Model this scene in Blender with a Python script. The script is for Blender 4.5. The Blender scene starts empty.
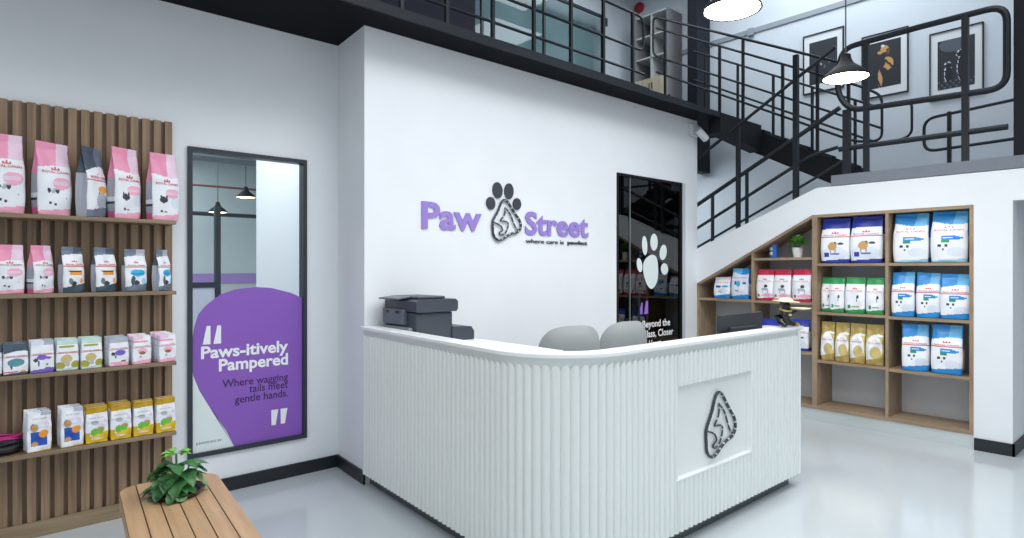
import bpy, bmesh, math, random
from mathutils import Vector, Matrix
random.seed(7)
PI = math.pi
SC = bpy.context.scene
COL = SC.collection
R = math.radians

# ------------------------------------------------------------------ materials
def lin(c):
    return tuple(((x / 255) / 12.92 if x / 255 <= .04045 else ((x / 255 + .055) / 1.055) ** 2.4) for x in c)

_M = {}
def mat(name, rgb, rough=.5, metal=0., spec=.5, emit=0., noise=0., scale=20., bump=0., coat=0.):
    if name in _M: return _M[name]
    m = bpy.data.materials.new(name); m.use_nodes = True
    nt = m.node_tree; b = nt.nodes['Principled BSDF']
    c = lin(rgb) + (1,)
    b.inputs['Base Color'].default_value = c
    b.inputs['Roughness'].default_value = rough
    b.inputs['Metallic'].default_value = metal
    b.inputs['Specular IOR Level'].default_value = spec
    b.inputs['Coat Weight'].default_value = coat
    if emit:
        b.inputs['Emission Color'].default_value = c
        b.inputs['Emission Strength'].default_value = emit
    if noise or bump:
        tc = nt.nodes.new('ShaderNodeTexCoord'); nz = nt.nodes.new('ShaderNodeTexNoise')
        nz.inputs['Scale'].default_value = scale; nz.inputs['Detail'].default_value = 4
        nt.links.new(tc.outputs['Object'], nz.inputs['Vector'])
        if noise:
            rp = nt.nodes.new('ShaderNodeValToRGB')
            rp.color_ramp.elements[0].color = tuple(x * (1 - noise) for x in c[:3]) + (1,)
            rp.color_ramp.elements[1].color = tuple(min(1, x * (1 + noise)) for x in c[:3]) + (1,)
            rp.color_ramp.elements[0].position = .3; rp.color_ramp.elements[1].position = .7
            nt.links.new(nz.outputs['Fac'], rp.inputs['Fac']); nt.links.new(rp.outputs['Color'], b.inputs['Base Color'])
        if bump:
            bp = nt.nodes.new('ShaderNodeBump'); bp.inputs['Strength'].default_value = bump; bp.inputs['Distance'].default_value = .01
            nt.links.new(nz.outputs['Fac'], bp.inputs['Height']); nt.links.new(bp.outputs['Normal'], b.inputs['Normal'])
    _M[name] = m
    return m

def wood(name, dark, light, stretch=(1, 1, .06), scale=30., rough=.5):
    if name in _M: return _M[name]
    m = bpy.data.materials.new(name); m.use_nodes = True
    nt = m.node_tree; b = nt.nodes['Principled BSDF']
    tc = nt.nodes.new('ShaderNodeTexCoord'); mp = nt.nodes.new('ShaderNodeMapping')
    mp.inputs['Scale'].default_value = stretch
    nz = nt.nodes.new('ShaderNodeTexNoise'); nz.inputs['Scale'].default_value = scale; nz.inputs['Detail'].default_value = 6
    rp = nt.nodes.new('ShaderNodeValToRGB')
    rp.color_ramp.elements[0].position = .3; rp.color_ramp.elements[1].position = .72
    rp.color_ramp.elements[0].color = lin(dark) + (1,); rp.color_ramp.elements[1].color = lin(light) + (1,)
    L = nt.links.new
    L(tc.outputs['Object'], mp.inputs['Vector']); L(mp.outputs['Vector'], nz.inputs['Vector'])
    L(nz.outputs['Fac'], rp.inputs['Fac']); L(rp.outputs['Color'], b.inputs['Base Color'])
    b.inputs['Roughness'].default_value = rough
    _M[name] = m
    return m

def glass(name, tint, ior, base_mix):
    """thin pane: what is behind shows through a tint, the rest is a clear mirror reflection"""
    m = bpy.data.materials.new(name); m.use_nodes = True
    nt = m.node_tree; nt.nodes.clear()
    out = nt.nodes.new('ShaderNodeOutputMaterial'); mx = nt.nodes.new('ShaderNodeMixShader')
    tr = nt.nodes.new('ShaderNodeBsdfTransparent'); tr.inputs['Color'].default_value = tint + (1,)
    gl = nt.nodes.new('ShaderNodeBsdfGlossy'); gl.inputs['Roughness'].default_value = .0
    fr = nt.nodes.new('ShaderNodeFresnel'); fr.inputs['IOR'].default_value = ior
    L = nt.links.new
    ge = nt.nodes.new('ShaderNodeNewGeometry'); sb = nt.nodes.new('ShaderNodeMath'); sb.operation = 'SUBTRACT'; sb.inputs[0].default_value = 1
    ml = nt.nodes.new('ShaderNodeMath'); ml.operation = 'MULTIPLY'
    L(ge.outputs['Backfacing'], sb.inputs[1]); L(sb.outputs[0], ml.inputs[0]); L(fr.outputs['Fac'], ml.inputs[1])
    L(ml.outputs[0], mx.inputs['Fac']); L(tr.outputs['BSDF'], mx.inputs[1]); L(gl.outputs['BSDF'], mx.inputs[2])
    L(mx.outputs['Shader'], out.inputs['Surface'])
    _M[name] = m
    return m

W_WALL = mat('white_wall_paint', (232, 235, 239), .6, noise=.015, scale=3)
W_UPPER = mat('upper_wall_paint', (212, 220, 228), .65, noise=.015, scale=3)
M_FLOOR = mat('grey_epoxy_floor', (196, 203, 207), .13, noise=.03, scale=1.3, spec=.6)
M_CEIL = mat('grey_ceiling_paint', (176, 184, 192), .8)
M_DARKSLAB = mat('near_black_soffit_paint', (13, 15, 23), .8, spec=.15)
M_FASCIA = mat('dark_steel_fascia', (24, 29, 38), .55, spec=.3)
M_BLACK = mat('black_steel', (26, 31, 38), .45, spec=.35)
M_BLACKER = mat('black_stringer_paint', (17, 20, 27), .7, spec=.3)
M_BASEB = mat('black_baseboard', (30, 33, 40), .4)
M_GREYSLAB = mat('grey_landing_edge', (118, 124, 134), .6, noise=.04, scale=8)
M_FRAME = mat('charcoal_frame', (44, 52, 60), .4)
M_SLAT = wood('smoked_oak_slats', (116, 93, 72), (160, 134, 108), (1, 1, .05), 35, .55)
M_SHELF = wood('oak_shelf_board', (122, 104, 82), (154, 134, 108), (.06, 1, 1), 30, .5)
M_OAK = wood('oak_bookcase', (138, 116, 94), (168, 146, 120), (1, .08, .3), 22, .5)
M_BACKP = mat('grey_back_panel', (198, 200, 204), .35)
M_BENCH = wood('pale_oak_bench', (176, 138, 100), (208, 172, 132), (1, .06, 1), 24, .45)
M_GROOVE = mat('dark_groove', (58, 42, 30), .8)
M_DESK = mat('white_lacquer', (234, 238, 236), .3, noise=.01, scale=2)
M_DESKTOP = mat('white_desk_cap', (244, 246, 246), .25)
M_KICK = mat('dark_toe_kick', (96, 104, 106), .35, metal=.5)
M_STEEL = mat('brushed_kick_plate', (216, 222, 222), .15, metal=.45)
M_PURPLE = mat('purple_vinyl', (139, 92, 188), .4)
M_LILAC = mat('lilac_letter', (152, 128, 206), .45)
M_LETTER = mat('charcoal_letter', (52, 58, 66), .5)
M_WHITE = mat('white_print', (240, 241, 244), .45)
M_DKPURP = mat('deep_purple_print', (58, 32, 84), .5)
M_GREYPL = mat('grey_chair_plastic', (176, 180, 181), .5)
M_GREYFAB = mat('grey_chair_fabric', (150, 154, 156), .75, bump=.1, scale=200)
M_PRN = mat('printer_black', (60, 65, 75), .42, bump=.05, scale=300)
M_PRN2 = mat('printer_grey', (92, 98, 110), .35)
M_PAPER = mat('paper_grey', (150, 154, 162), .6)
M_SCREEN = mat('monitor_black', (44, 48, 54), .4)
M_GOLD = mat('gilt', (206, 176, 96), .35, metal=.6)
M_CREAM = mat('cream_gilt', (226, 214, 176), .45)
M_FIG = mat('glossy_black_resin', (30, 32, 36), .25)
M_LEAF = mat('leaf_green', (66, 120, 66), .4, noise=.35, scale=30)
M_LEAF2 = mat('pale_leaf_green', (112, 154, 104), .4, noise=.3, scale=40)
M_LEAF3 = mat('bright_leaf_green', (128, 190, 84), .45, noise=.25, scale=60)
M_POTBLK = mat('black_pot', (26, 28, 30), .3)
M_SOIL = mat('potting_soil', (40, 32, 26), .9, bump=.6, scale=80)
M_POTWHT = mat('white_ceramic', (232, 234, 234), .3)
M_LAMPSH = mat('dark_lamp_shade', (14, 16, 20), .6, spec=.15)
M_CORD = mat('black_cord', (60, 66, 72), .6)
M_CAM = mat('camera_white', (214, 218, 220), .4)
M_LED = mat('lamp_diffuser', (255, 246, 232), .5, emit=22)
M_LEDS = mat('small_lamp_diffuser', (255, 226, 180), .5, emit=5)
M_RED = mat('alarm_red', (170, 36, 44), .5)
M_CABSIDE = mat('grey_cabinet_side', (142, 142, 146), .6)
M_CABIN = mat('cabinet_inside', (104, 102, 104), .7)
M_CABDOOR = wood('pale_cabinet_door', (190, 176, 150), (216, 204, 178), (1, 1, .08), 20, .5)
G_DOOR = glass('dark_door_glass', (.24, .26, .32), 1.9, 0)
G_WIN = glass('clear_window_glass', (.92, .95, .96), 1.35, 0)
G_MEZZ = glass('smoky_partition_glass', (.70, .77, .77), 1.5, 0)
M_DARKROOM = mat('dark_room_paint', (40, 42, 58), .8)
M_FILM = mat('frosted_white_film', (226, 236, 236), .5)

# ------------------------------------------------------------------ mesh helpers
def obj(name, bm, m=None, parent=None, smooth=False, loc=None):
    me = bpy.data.meshes.new(name)
    bmesh.ops.recalc_face_normals(bm, faces=bm.faces)
    bm.to_mesh(me); bm.free()
    o = bpy.data.objects.new(name, me); COL.objects.link(o)
    if m is not None:
        for x in (m if isinstance(m, (list, tuple)) else [m]): me.materials.append(x)
    if smooth:
        for p in me.polygons: p.use_smooth = True
        try: me.set_sharp_from_angle(angle=R(40))
        except Exception: pass
    if parent is not None: o.parent = parent
    if loc is not None: o.location = loc
    return o

def tag(o, label, cat, group=None):
    o['label'] = label; o['category'] = cat
    if group: o['group'] = group
    return o

def thing(name, label, cat, loc=(0, 0, 0), rotz=0, group=None):
    o = bpy.data.objects.new(name, None); COL.objects.link(o)
    o.empty_display_size = .05
    o.location = loc; o.rotation_euler = (0, 0, rotz)
    return tag(o, label, cat, group)

def struct(name, bm, m, parent=None):
    o = obj(name, bm, m, parent)
    if parent is None: o['kind'] = 'structure'
    return o

def copy_tree(o, parent=None):
    c = o.copy(); COL.objects.link(c)
    if parent is not None: c.parent = parent
    for ch in list(o.children): copy_tree(ch, c)
    return c

def BM(): return bmesh.new()

def box(bm, x0, x1, y0, y1, z0, z1, bev=0., mi=0):
    ret = bmesh.ops.create_cube(bm, size=1)
    vs = ret['verts']
    for v in vs:
        v.co = Vector(((x0 + x1) / 2 + v.co.x * (x1 - x0), (y0 + y1) / 2 + v.co.y * (y1 - y0), (z0 + z1) / 2 + v.co.z * (z1 - z0)))
    fs = set(f for v in vs for f in v.link_faces)
    for f in fs: f.material_index = mi
    if bev > 0:
        es = list(set(e for v in vs for e in v.link_edges))
        bmesh.ops.bevel(bm, geom=es, offset=bev, segments=2, profile=.5, affect='EDGES', material=-1)
    return bm

def prism(bm, pts, axis, a0, a1, mi=0):
    """polygon pts (2-D) extruded along axis 'x','y' or 'z'"""
    def P(p, a):
        return {'x': (a, p[0], p[1]), 'y': (p[0], a, p[1]), 'z': (p[0], p[1], a)}[axis]
    v0 = [bm.verts.new(P(p, a0)) for p in pts]; v1 = [bm.verts.new(P(p, a1)) for p in pts]
    fs = [bm.faces.new(v0), bm.faces.new(list(reversed(v1)))]
    n = len(pts)
    for i in range(n):
        fs.append(bm.faces.new((v0[i], v0[(i + 1) % n], v1[(i + 1) % n], v1[i])))
    for f in fs: f.material_index = mi
    return fs

def tube(bm, pts, r, seg=8, closed=False, mi=0, mifn=None, square=False):
    pts = [Vector(p) for p in pts]
    n = len(pts); rings = []
    if square: seg = 4
    prev = None
    for i in range(n):
        if closed: t = (pts[(i + 1) % n] - pts[i - 1])
        elif i == 0: t = pts[1] - pts[0]
        elif i == n - 1: t = pts[-1] - pts[-2]
        else: t = (pts[i + 1] - pts[i]).normalized() + (pts[i] - pts[i - 1]).normalized()
        t.normalize()
        if prev is None:
            up = Vector((0, 0, 1)) if abs(t.z) < .9 else Vector((1, 0, 0))
            a = t.cross(up).normalized()
        else:
            a = (prev - t * prev.dot(t))
            if a.length < 1e-6: a = t.cross(Vector((0, 0, 1)))
            a.normalize()
        prev = a
        b = t.cross(a)
        rr = r[i] if isinstance(r, (list, tuple)) else r
        ring = []
        for k in range(seg):
            th = 2 * PI * k / seg + (PI / 4 if square else 0)
            ring.append(bm.verts.new(pts[i] + (a * math.cos(th) + b * math.sin(th)) * rr * (1.4142 if square else 1)))
        rings.append(ring)
    m = n if closed else n - 1
    for i in range(m):
        A = rings[i]; B = rings[(i + 1) % n]
        for k in range(seg):
            f = bm.faces.new((A[k], A[(k + 1) % seg], B[(k + 1) % seg], B[k]))
            f.material_index = mifn(i, k) if mifn else mi
    if not closed:
        for ring in (rings[0], rings[-1]):
            f = bm.faces.new(ring); f.material_index = mi
    return bm

def lathe(bm, prof, seg=32, center=(0, 0, 0), mi=0):
    c = Vector(center); rings = []
    for (r, z) in prof:
        if r < 1e-5: rings.append([bm.verts.new(c + Vector((0, 0, z)))])
        else: rings.append([bm.verts.new(c + Vector((r * math.cos(2 * PI * k / seg), r * math.sin(2 * PI * k / seg), z))) for k in range(seg)])
    for A, B in zip(rings, rings[1:]):
        for k in range(seg):
            if len(A) == 1 and len(B) == 1: continue
            if len(A) == 1: f = bm.faces.new((A[0], B[k], B[(k + 1) % seg]))
            elif len(B) == 1: f = bm.faces.new((A[k], A[(k + 1) % seg], B[0]))
            else: f = bm.faces.new((A[k], A[(k + 1) % seg], B[(k + 1) % seg], B[k]))
            f.material_index = mi
    return bm

def round_path(pts, rad, seg=6):
    """polyline with rounded inner corners"""
    P = [Vector(p) for p in pts]; out = [P[0]]
    for i in range(1, len(P) - 1):
        a = (P[i - 1] - P[i]); b = (P[i + 1] - P[i])
        d = min(rad, a.length * .49, b.length * .49)
        p0 = P[i] + a.normalized() * d; p1 = P[i] + b.normalized() * d
        for k in range(seg + 1):
            t = k / seg
            out.append(p0 * (1 - t) ** 2 + P[i] * 2 * t * (1 - t) + p1 * t ** 2)
    out.append(P[-1])
    return out

def catmull(pts, closed=True, sub=6):
    P = [Vector(p) for p in pts]; n = len(P); out = []
    rng = range(n) if closed else range(n - 1)
    for i in rng:
        p0 = P[(i - 1) % n] if closed or i > 0 else P[i]
        p1 = P[i]; p2 = P[(i + 1) % n]
        p3 = P[(i + 2) % n] if closed or i + 2 < n else P[(i + 1) % n]
        for k in range(sub):
            t = k / sub
            out.append(.5 * ((2 * p1) + (-p0 + p2) * t + (2 * p0 - 5 * p1 + 4 * p2 - p3) * t * t + (-p0 + 3 * p1 - 3 * p2 + p3) * t ** 3))
    if not closed: out.append(P[-1])
    return out

_TM = {}
def text_tris(s, bold=.0):
    """triangles of a string in 2-D, cap height = 1, starting at x = 0 on the baseline; returns (verts, faces, width)"""
    key = (s, bold)
    if key in _TM: return _TM[key]
    def raw(t):
        cu = bpy.data.curves.new('glyphs', 'FONT'); cu.body = t; cu.size = 1; cu.offset = bold; cu.resolution_u = 3
        o = bpy.data.objects.new('glyphs', cu); COL.objects.link(o)
        dg = bpy.context.evaluated_depsgraph_get()
        me = bpy.data.meshes.new_from_object(o.evaluated_get(dg))
        vs = [(v.co.x, v.co.y) for v in me.vertices]; fs = [tuple(p.vertices) for p in me.polygons]
        bpy.data.objects.remove(o); bpy.data.curves.remove(cu); bpy.data.meshes.remove(me)
        return vs, fs
    hv, _ = raw('H'); h0 = min(v[1] for v in hv); h1 = max(v[1] for v in hv)
    vs, fs = raw(s)
    k = 1 / (h1 - h0); x0 = min(v[0] for v in vs)
    vs = [((v[0] - x0) * k, (v[1] - h0) * k) for v in vs]
    w = max(v[0] for v in vs)
    _TM[key] = (vs, fs, w)
    return _TM[key]

def text_into(bm, s, x0, x1, zb, cap, y, bold=.0, depth=0., mi=0, axis='y', mp=None):
    """letters between x0 and x1 with baseline zb and cap height cap on plane y, raised by depth towards -y"""
    vs, fs, w = text_tris(s, bold)
    k = (x1 - x0) / w
    P = mp or (lambda x, z, d: (x, y - d, z))
    layer = [[bm.verts.new(P(x0 + vx * k, zb + vy * cap, d)) for (vx, vy) in vs] for d in ((depth,) if depth == 0 else (depth, 0))]
    made = []
    for f in fs:
        try:
            g = bm.faces.new([layer[0][i] for i in f]); g.material_index = mi; made.append(g)
        except ValueError: pass
    if depth:
        cnt = {}
        for f in fs:
            for a, b in zip(f, f[1:] + f[:1]):
                e = (min(a, b), max(a, b)); cnt[e] = cnt.get(e, 0) + 1
        for (a, b), c in cnt.items():
            if c == 1:
                g = bm.faces.new((layer[0][a], layer[0][b], layer[1][b], layer[1][a])); g.material_index = mi
    return bm

def flat_poly(bm, pts, y, mi=0, depth=0.):
    if depth: return prism(bm, pts, 'y', y - depth, y, mi)
    f = bm.faces.new([bm.verts.new((p[0], y, p[1])) for p in pts]); f.material_index = mi
    return f

def ellipse(cx, cz, rx, rz, tilt=0, n=28):
    c, s = math.cos(tilt), math.sin(tilt)
    return [(cx + rx * math.cos(2 * PI * k / n) * c - rz * math.sin(2 * PI * k / n) * s,
             cz + rx * math.cos(2 * PI * k / n) * s + rz * math.sin(2 * PI * k / n) * c) for k in range(n)]

# ------------------------------------------------------------------ room shell
YL, YW, XB = 4.38, 3.887, 6.24       # poster wall, sign wall, stair wall

bm = BM(); box(bm, -6, 10, -7, 11, -.1, 0); struct('floor', bm, M_FLOOR)
# poster wall with its window opening
WX0, WX1, WZ0, WZ1 = 1.035, 1.828, .265, 2.297
bm = BM()
box(bm, -6, WX0, YL, YL + .1, 0, 3.2); box(bm, WX1, 2.078, YL, YL + .1, 0, 3.2)
box(bm, WX0, WX1, YL, YL + .1, 0, WZ0); box(bm, WX0, WX1, YL, YL + .1, WZ1, 3.2)
struct('wall_left', bm, W_WALL)
# sign wall, projecting, with its door opening
DX0, DX1, DZ = 4.79, 5.93, 2.46
bm = BM()
prism(bm, [(2.04, YW), (2.078, YL), (2.078, YL + .1), (2.14, YL + .1), (2.14, YW)], 'z', 0, 3.2)
box(bm, 2.14, DX0, YW, YW + .1, 0, 3.2); box(bm, DX1, XB, YW, YW + .1, 0, 3.2); box(bm, DX0, DX1, YW, YW + .1, DZ, 3.2)
struct('wall_back', bm, W_WALL)
# stair wall: sloped top, bookcase opening (Y,Z polygon pieces)
T = XB + .1
def wtop(y): return 2.3 if y < 2.56 else 2.3 - (y - 2.56) * (2.3 - 1.725) / (3.9 - 2.56)
bm = BM()
BT = 2.035
def btop(y): return BT if y < 2.60 else BT - (y - 2.60) * (BT - 1.335) / (3.89 - 2.60)
prism(bm, [(3.99, wtop(3.99)), (2.56, 2.3), (2.56, BT), (2.60, BT), (3.89, 1.335), (3.99, 1.30)], 'x', XB, T)
prism(bm, [(2.56, 2.3), (1.04, 2.3), (1.04, 0), (1.295, 0), (1.295, BT), (2.56, BT)], 'x', XB, T)
prism(bm, [(1.04, 2.3), (-2.2, 2.3), (-2.2, 2.05), (1.04, 2.05)], 'x', XB, T)
prism(bm, [(3.89, 1.335), (3.99, 1.3), (3.99, 0), (3.89, 0)], 'x', XB, T)
box(bm, T, 8.3, 1.04, 1.12, 0, 2.29)
struct('wall_right', bm, W_WALL)
bm = BM(); box(bm, 8.1, 8.2, -2.2, 1.04, 0, 2.3); struct('wall_passage', bm, mat('passage_shade_grey', (168, 174, 180), .7))  # grey puts the shade inside the passage into the wall colour
bm = BM(); box(bm, 8.35, 8.45, -2.2, 6.5, 0, 6.1); struct('wall_upper', bm, W_UPPER)
bm = BM(); box(bm, -6, 8.45, 6.4, 6.5, 3.2, 6.1); box(bm, 6.3, 8.35, 6.4, 6.5, 0, 3.2); struct('wall_mezzanine', bm, W_UPPER)
bm = BM(); box(bm, -6, 10, -7, 6.5, 6.1, 6.2); struct('ceiling', bm, M_CEIL)
# baseboards
bm = BM(); box(bm, .95, 2.06, YL - .015, YL, 0, .09); struct('baseboard_left', bm, M_BASEB)
bm = BM(); prism(bm, [(2.025, YW - .012), (2.062, YL), (2.078, YL), (2.04, YW - .012)], 'z', 0, .09); box(bm, 4.4, DX0 - .03, YW - .015, YW, 0, .1); box(bm, DX1 + .03, XB - .01, YW - .015, YW, 0, .1); struct('baseboard_back', bm, M_BASEB)
bm = BM(); box(bm, XB - .015, XB, 1.025, 1.29, 0, .1); box(bm, XB - .015, 8.1, 1.025, 1.04, 0, .1); struct('baseboard_right', bm, M_BASEB)
# mezzanine slab, fascia
bm = BM()
box(bm, -6, 4.95, 3.62, 6.5, 3.2, 3.25); box(bm, 4.95, 7.2, 3.62, 6.5, 3.2, 3.25)
struct('mezzanine_slab', bm, M_DARKSLAB)
bm = BM(); box(bm, -6, 4.93, 3.6, 3.62, 3.195, 3.262); box(bm, 4.93, 6.24, 3.6, 3.62, 3.195, 3.25); struct('trim_1', bm, M_FASCIA)
bm = BM(); prism(bm, [(6.25, 3.03), (7.195, 2.93), (7.195, 3.25), (6.25, 3.25)], 'y', 3.6, 3.75); struct('trim_2', bm, M_BLACKER)
bm = BM(); box(bm, 7.2, 8.34, 5.2, 6.4, 3.85, 3.95); struct('upper_slab', bm, M_DARKSLAB)
bm = BM(); box(bm, 7.99, 8.345, 4.98, 5.14, 2.95, 6.1); struct('steel_column', bm, M_FASCIA)
bm = BM(); box(bm, 6.30, 6.5, .80, 1.045, 2.41, 6.1); struct('corner_column', bm, M_BLACKER)
bm = BM(); box(bm, XB - .005, XB + .05, -2.2, 2.42, 2.305, 2.405); box(bm, XB + .05, 8.35, -2.2, 2.2, 2.3, 2.4)
struct('landing_slab', bm, M_GREYSLAB)
bm = BM(); box(bm, 8.33, 8.35, -2.2, 6.3, 4.86, 4.93); box(bm, 8.29, 8.35, 4.28, 4.36, 4.83, 4.93); struct('trim_3', bm, mat('grey_conduit', (150, 158, 166), .6))
# dark room behind the glass door
bm = BM()
box(bm, 4.3, 4.36, YW + .1, 5.9, 0, 3.2); box(bm, 6.1, 6.16, YW + .1, 5.9, 0, 3.2); box(bm, 4.3, 6.16, 5.84, 5.9, 0, 3.2)
struct('wall_storeroom', bm, M_DARKROOM)
bm = BM(); box(bm, 4.36, 6.1, YW + .1, 5.84, 0, .01); struct('floor_storeroom', bm, M_DARKROOM)

# ------------------------------------------------------------------ poster window and the room seen through it
def poster_window():
    f = BM()
    w = .028
    box(f, WX0, WX0 + w, YL - .02, YL + .06, WZ0, WZ1); box(f, WX1 - w, WX1, YL - .02, YL + .06, WZ0, WZ1)
    box(f, WX0 + w, WX1 - w, YL - .02, YL + .06, WZ0, WZ0 + w); box(f, WX0 + w, WX1 - w, YL - .02, YL + .06, WZ1 - w, WZ1)
    root = struct('window_1', f, M_FRAME)
    g = BM(); box(g, WX0 + w, WX1 - w, YL + .004, YL + .012, WZ0 + w, WZ1 - w); obj('glass', g, G_WIN, root)
    ya = YL + .003
    x0, x1, z0, z1 = WX0 + w, WX1 - w, WZ0 + w, WZ1 - w
    # white film covers the low corner, purple film the drop
    raw = [(x1, 1.288), (1.716, 1.328), (1.576, 1.366), (1.46, 1.375), (1.334, 1.361), (1.244, 1.332), (1.191, 1.294), (1.139, 1.249), (1.1, 1.199), (1.073, 1.102),
           (x0 + .001, 1.006), (x0 + .001, .87), (1.072, .80), (1.108, .70), (1.157, .607), (1.224, .497), (1.274, .408), (1.325, z0)]
    b = BM(); f1 = flat_poly(b, raw + [(x1, z0)], ya)
    bmesh.ops.triangulate(b, faces=b.faces)
    obj('purple_film', b, M_PURPLE, root)['label'] = 'purple drop-shaped film'
    b = BM(); flat_poly(b, [(x0, 1.12), (1.068, 1.12)] + raw[9:] + [(x0, z0)], ya + .0002); bmesh.ops.triangulate(b, faces=b.faces)
    obj('white_film', b, M_FILM, root)
    y = ya - .0012
    t = BM()
    text_into(t, 'Paws-itively', 1.118, 1.695, .905, .083, y, .028)
    text_into(t, 'Pampered', 1.228, 1.695, .812, .083, y, .028)
    obj('headline', t, M_WHITE, root)['label'] = 'white bold headline'
    t = BM()
    text_into(t, 'Where wagging', 1.25, 1.695, .70, .052, y, .008)
    text_into(t, 'tails meet', 1.425, 1.695, .645, .052, y, .008)
    text_into(t, 'gentle hands.', 1.33, 1.695, .583, .052, y, .008)
    obj('small_text', t, M_DKPURP, root)['label'] = 'dark purple small text'
    t = BM()
    for dx in (0, .066):
        flat_poly(t, [(1.128 + dx, 1.0), (1.176 + dx, 1.0), (1.176 + dx, 1.122), (1.152 + dx, 1.122)], y)
    for dx in (0, .066):
        flat_poly(t, [(1.575 + dx, .50), (1.625 + dx, .50), (1.607 + dx, .392), (1.577 + dx, .392)], y)
    obj('quote_marks', t, M_WHITE, root)
    t = BM(); text_into(t, 'pawstreet.ae', 1.09, 1.245, .345, .02, y + .001, 0)
    obj('web_address', t, M_LETTER, root)
poster_window()

# room behind the window
bm = BM(); box(bm, 2.05, 2.10, YL + .1, 6.1, 0, 3.2); struct('wall_inner', bm, W_WALL)
bm = BM(); box(bm, -2.5, 4.3, 10.0, 10.1, 0, 3.2); struct('wall_far', bm, mat('far_room_paint', (200, 212, 214), .7))
bm = BM(); box(bm, -2.5, 4.3, 9.985, 9.999, 1.28, 1.43); struct('trim_4', bm, mat('purple_wall_band', (170, 140, 206), .6))
bm = BM(); box(bm, -2.6, -2.5, YL + .1, 10.1, 0, 3.2); box(bm, 4.2, 4.3, 5.9, 10.1, 0, 3.2); struct('wall_salon', bm, W_WALL)
bm = BM(); box(bm, -2.6, 4.3, 6.5, 10.1, 3.2, 3.3); struct('ceiling_salon', bm, mat('salon_ceiling', (140, 156, 160), .8))
bm = BM(); tube(bm, [(-2.45, 8.9, 2.62), (4.15, 8.9, 2.62)], .015); tag(obj('ceiling_pipe', bm, mat('red_pipe', (120, 70, 76), .5), smooth=True), 'thin red sprinkler pipe behind the poster window', 'pipe')
bm = BM(); box(bm, -2.4, 4.1, 7.2, 7.5, 2.72, 2.86, .01); box(bm, -2.4, 4.1, 7.18, 7.52, 2.86, 2.9)
tag(obj('air_duct', bm, mat('grey_duct', (96, 108, 114), .5)), 'long grey air duct under the salon ceiling seen through the poster window', 'duct')
bm = BM(); tube(bm, [(-2.45, 9.6, 2.30), (4.15, 9.6, 2.30)], .03); tag(obj('ceiling_pipe', bm, M_FRAME, smooth=True), 'black horizontal pipe above the purple band behind the poster window', 'pipe')
t = thing('dividing_screen', 'low white screen with dark frame and tall post behind the poster window', 'screen', (1.39, 5.0, 0))
b = BM(); box(b, -.75, -.02, -.01, .01, 0.0, 1.36); obj('panel', b, W_WALL, t)
b = BM(); box(b, -.75, -.02, -.02, .02, 1.36, 1.40); obj('top_rail', b, M_FRAME, t)
b = BM(); box(b, -.02, .02, -.02, .02, 0, 1.98); obj('post', b, M_FRAME, t)

# ------------------------------------------------------------------ glass door in the sign wall
def glass_door():
    b = BM(); w = .025
    box(b, DX0, DX0 + w, YW - .008, YW + .06, 0, DZ); box(b, DX1 - w, DX1, YW - .008, YW + .06, 0, DZ); box(b, DX0 + w, DX1 - w, YW - .008, YW + .06, DZ - w, DZ)
    root = struct('door_1', b, M_BLACKER)
    b = BM(); box(b, DX1 + .002, DX1 + .06, YW - .006, YW + .0, 0, DZ); obj('architrave', b, mat('grey_architrave', (190, 198, 202), .5), root)
    XS = 5.02
    b = BM(); box(b, DX0 + w, XS - .004, YW + .018, YW + .028, 0.02, DZ - w); obj('side_light', b, G_DOOR, root)
    leaf_bm = BM(); box(leaf_bm, XS + .004, DX1 - w, YW + .012, YW + .022, .01, DZ - w); leaf = obj('leaf', leaf_bm, G_DOOR, root)
    b = BM(); box(b, XS - .004, XS + .004, YW + .008, YW + .03, .01, DZ - w); obj('edge_strip', b, mat('glass_edge', (120, 132, 132), .3), root)
    b = BM(); box(b, DX1 - w - .16, DX1 - w, YW + .004, YW + .03, DZ - w - .07, DZ - w, .004); obj('patch_fitting', b, M_BLACK, leaf)
    b = BM(); tube(b, [(5.10, YW - .04, .8), (5.10, YW - .04, 1.25)], .012); tube(b, [(5.10, YW - .04, .85), (5.10, YW + .012, .85)], .008); tube(b, [(5.10, YW - .04, 1.2), (5.10, YW + .012, 1.2)], .008)
    obj('handle', b, M_BLACK, leaf, True)
    y = YW + .009
    b = BM()
    flat_poly(b, ellipse(5.262, 1.745, .046, .10, .1), y); flat_poly(b, ellipse(5.425, 1.785, .066, .09, -.0), y)
    flat_poly(b, ellipse(5.59, 1.68, .064, .085, -.35), y); flat_poly(b, ellipse(5.615, 1.50, .068, .062, -.3), y); flat_poly(b, ellipse(5.175, 1.54, .045, .075, .3), y)
    pad = catmull([(5.27, 1.60, 0), (5.38, 1.65, 0), (5.47, 1.62, 0), (5.50, 1.49, 0), (5.475, 1.36, 0), (5.39, 1.29, 0), (5.31, 1.33, 0), (5.25, 1.43, 0), (5.235, 1.53, 0)])
    flat_poly(b, [(p.x, p.y) for p in pad], y)
    obj('paw_decal', b, M_FILM, leaf)['label'] = 'white paw decal'
    b = BM()
    flat_poly(b, [(5.165, 1.03), (5.225, 1.03), (5.225, 1.15), (5.205, 1.15)], y); flat_poly(b, [(5.25, 1.03), (5.32, 1.03), (5.32, 1.165), (5.285, 1.165)], y)
    obj('quote_marks', b, mat('violet_vinyl', (150, 110, 205), .4), leaf)
    b = BM()
    text_into(b, 'Beyond the', 5.225, 5.72, .885, .075, y, .02)
    text_into(b, 'Glass, Closer', 5.225, 5.78, .78, .075, y, .02)
    text_into(b, 'to Heart', 5.225, 5.55, .675, .075, y, .02)
    obj('lettering', b, M_WHITE, leaf)
glass_door()
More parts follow.
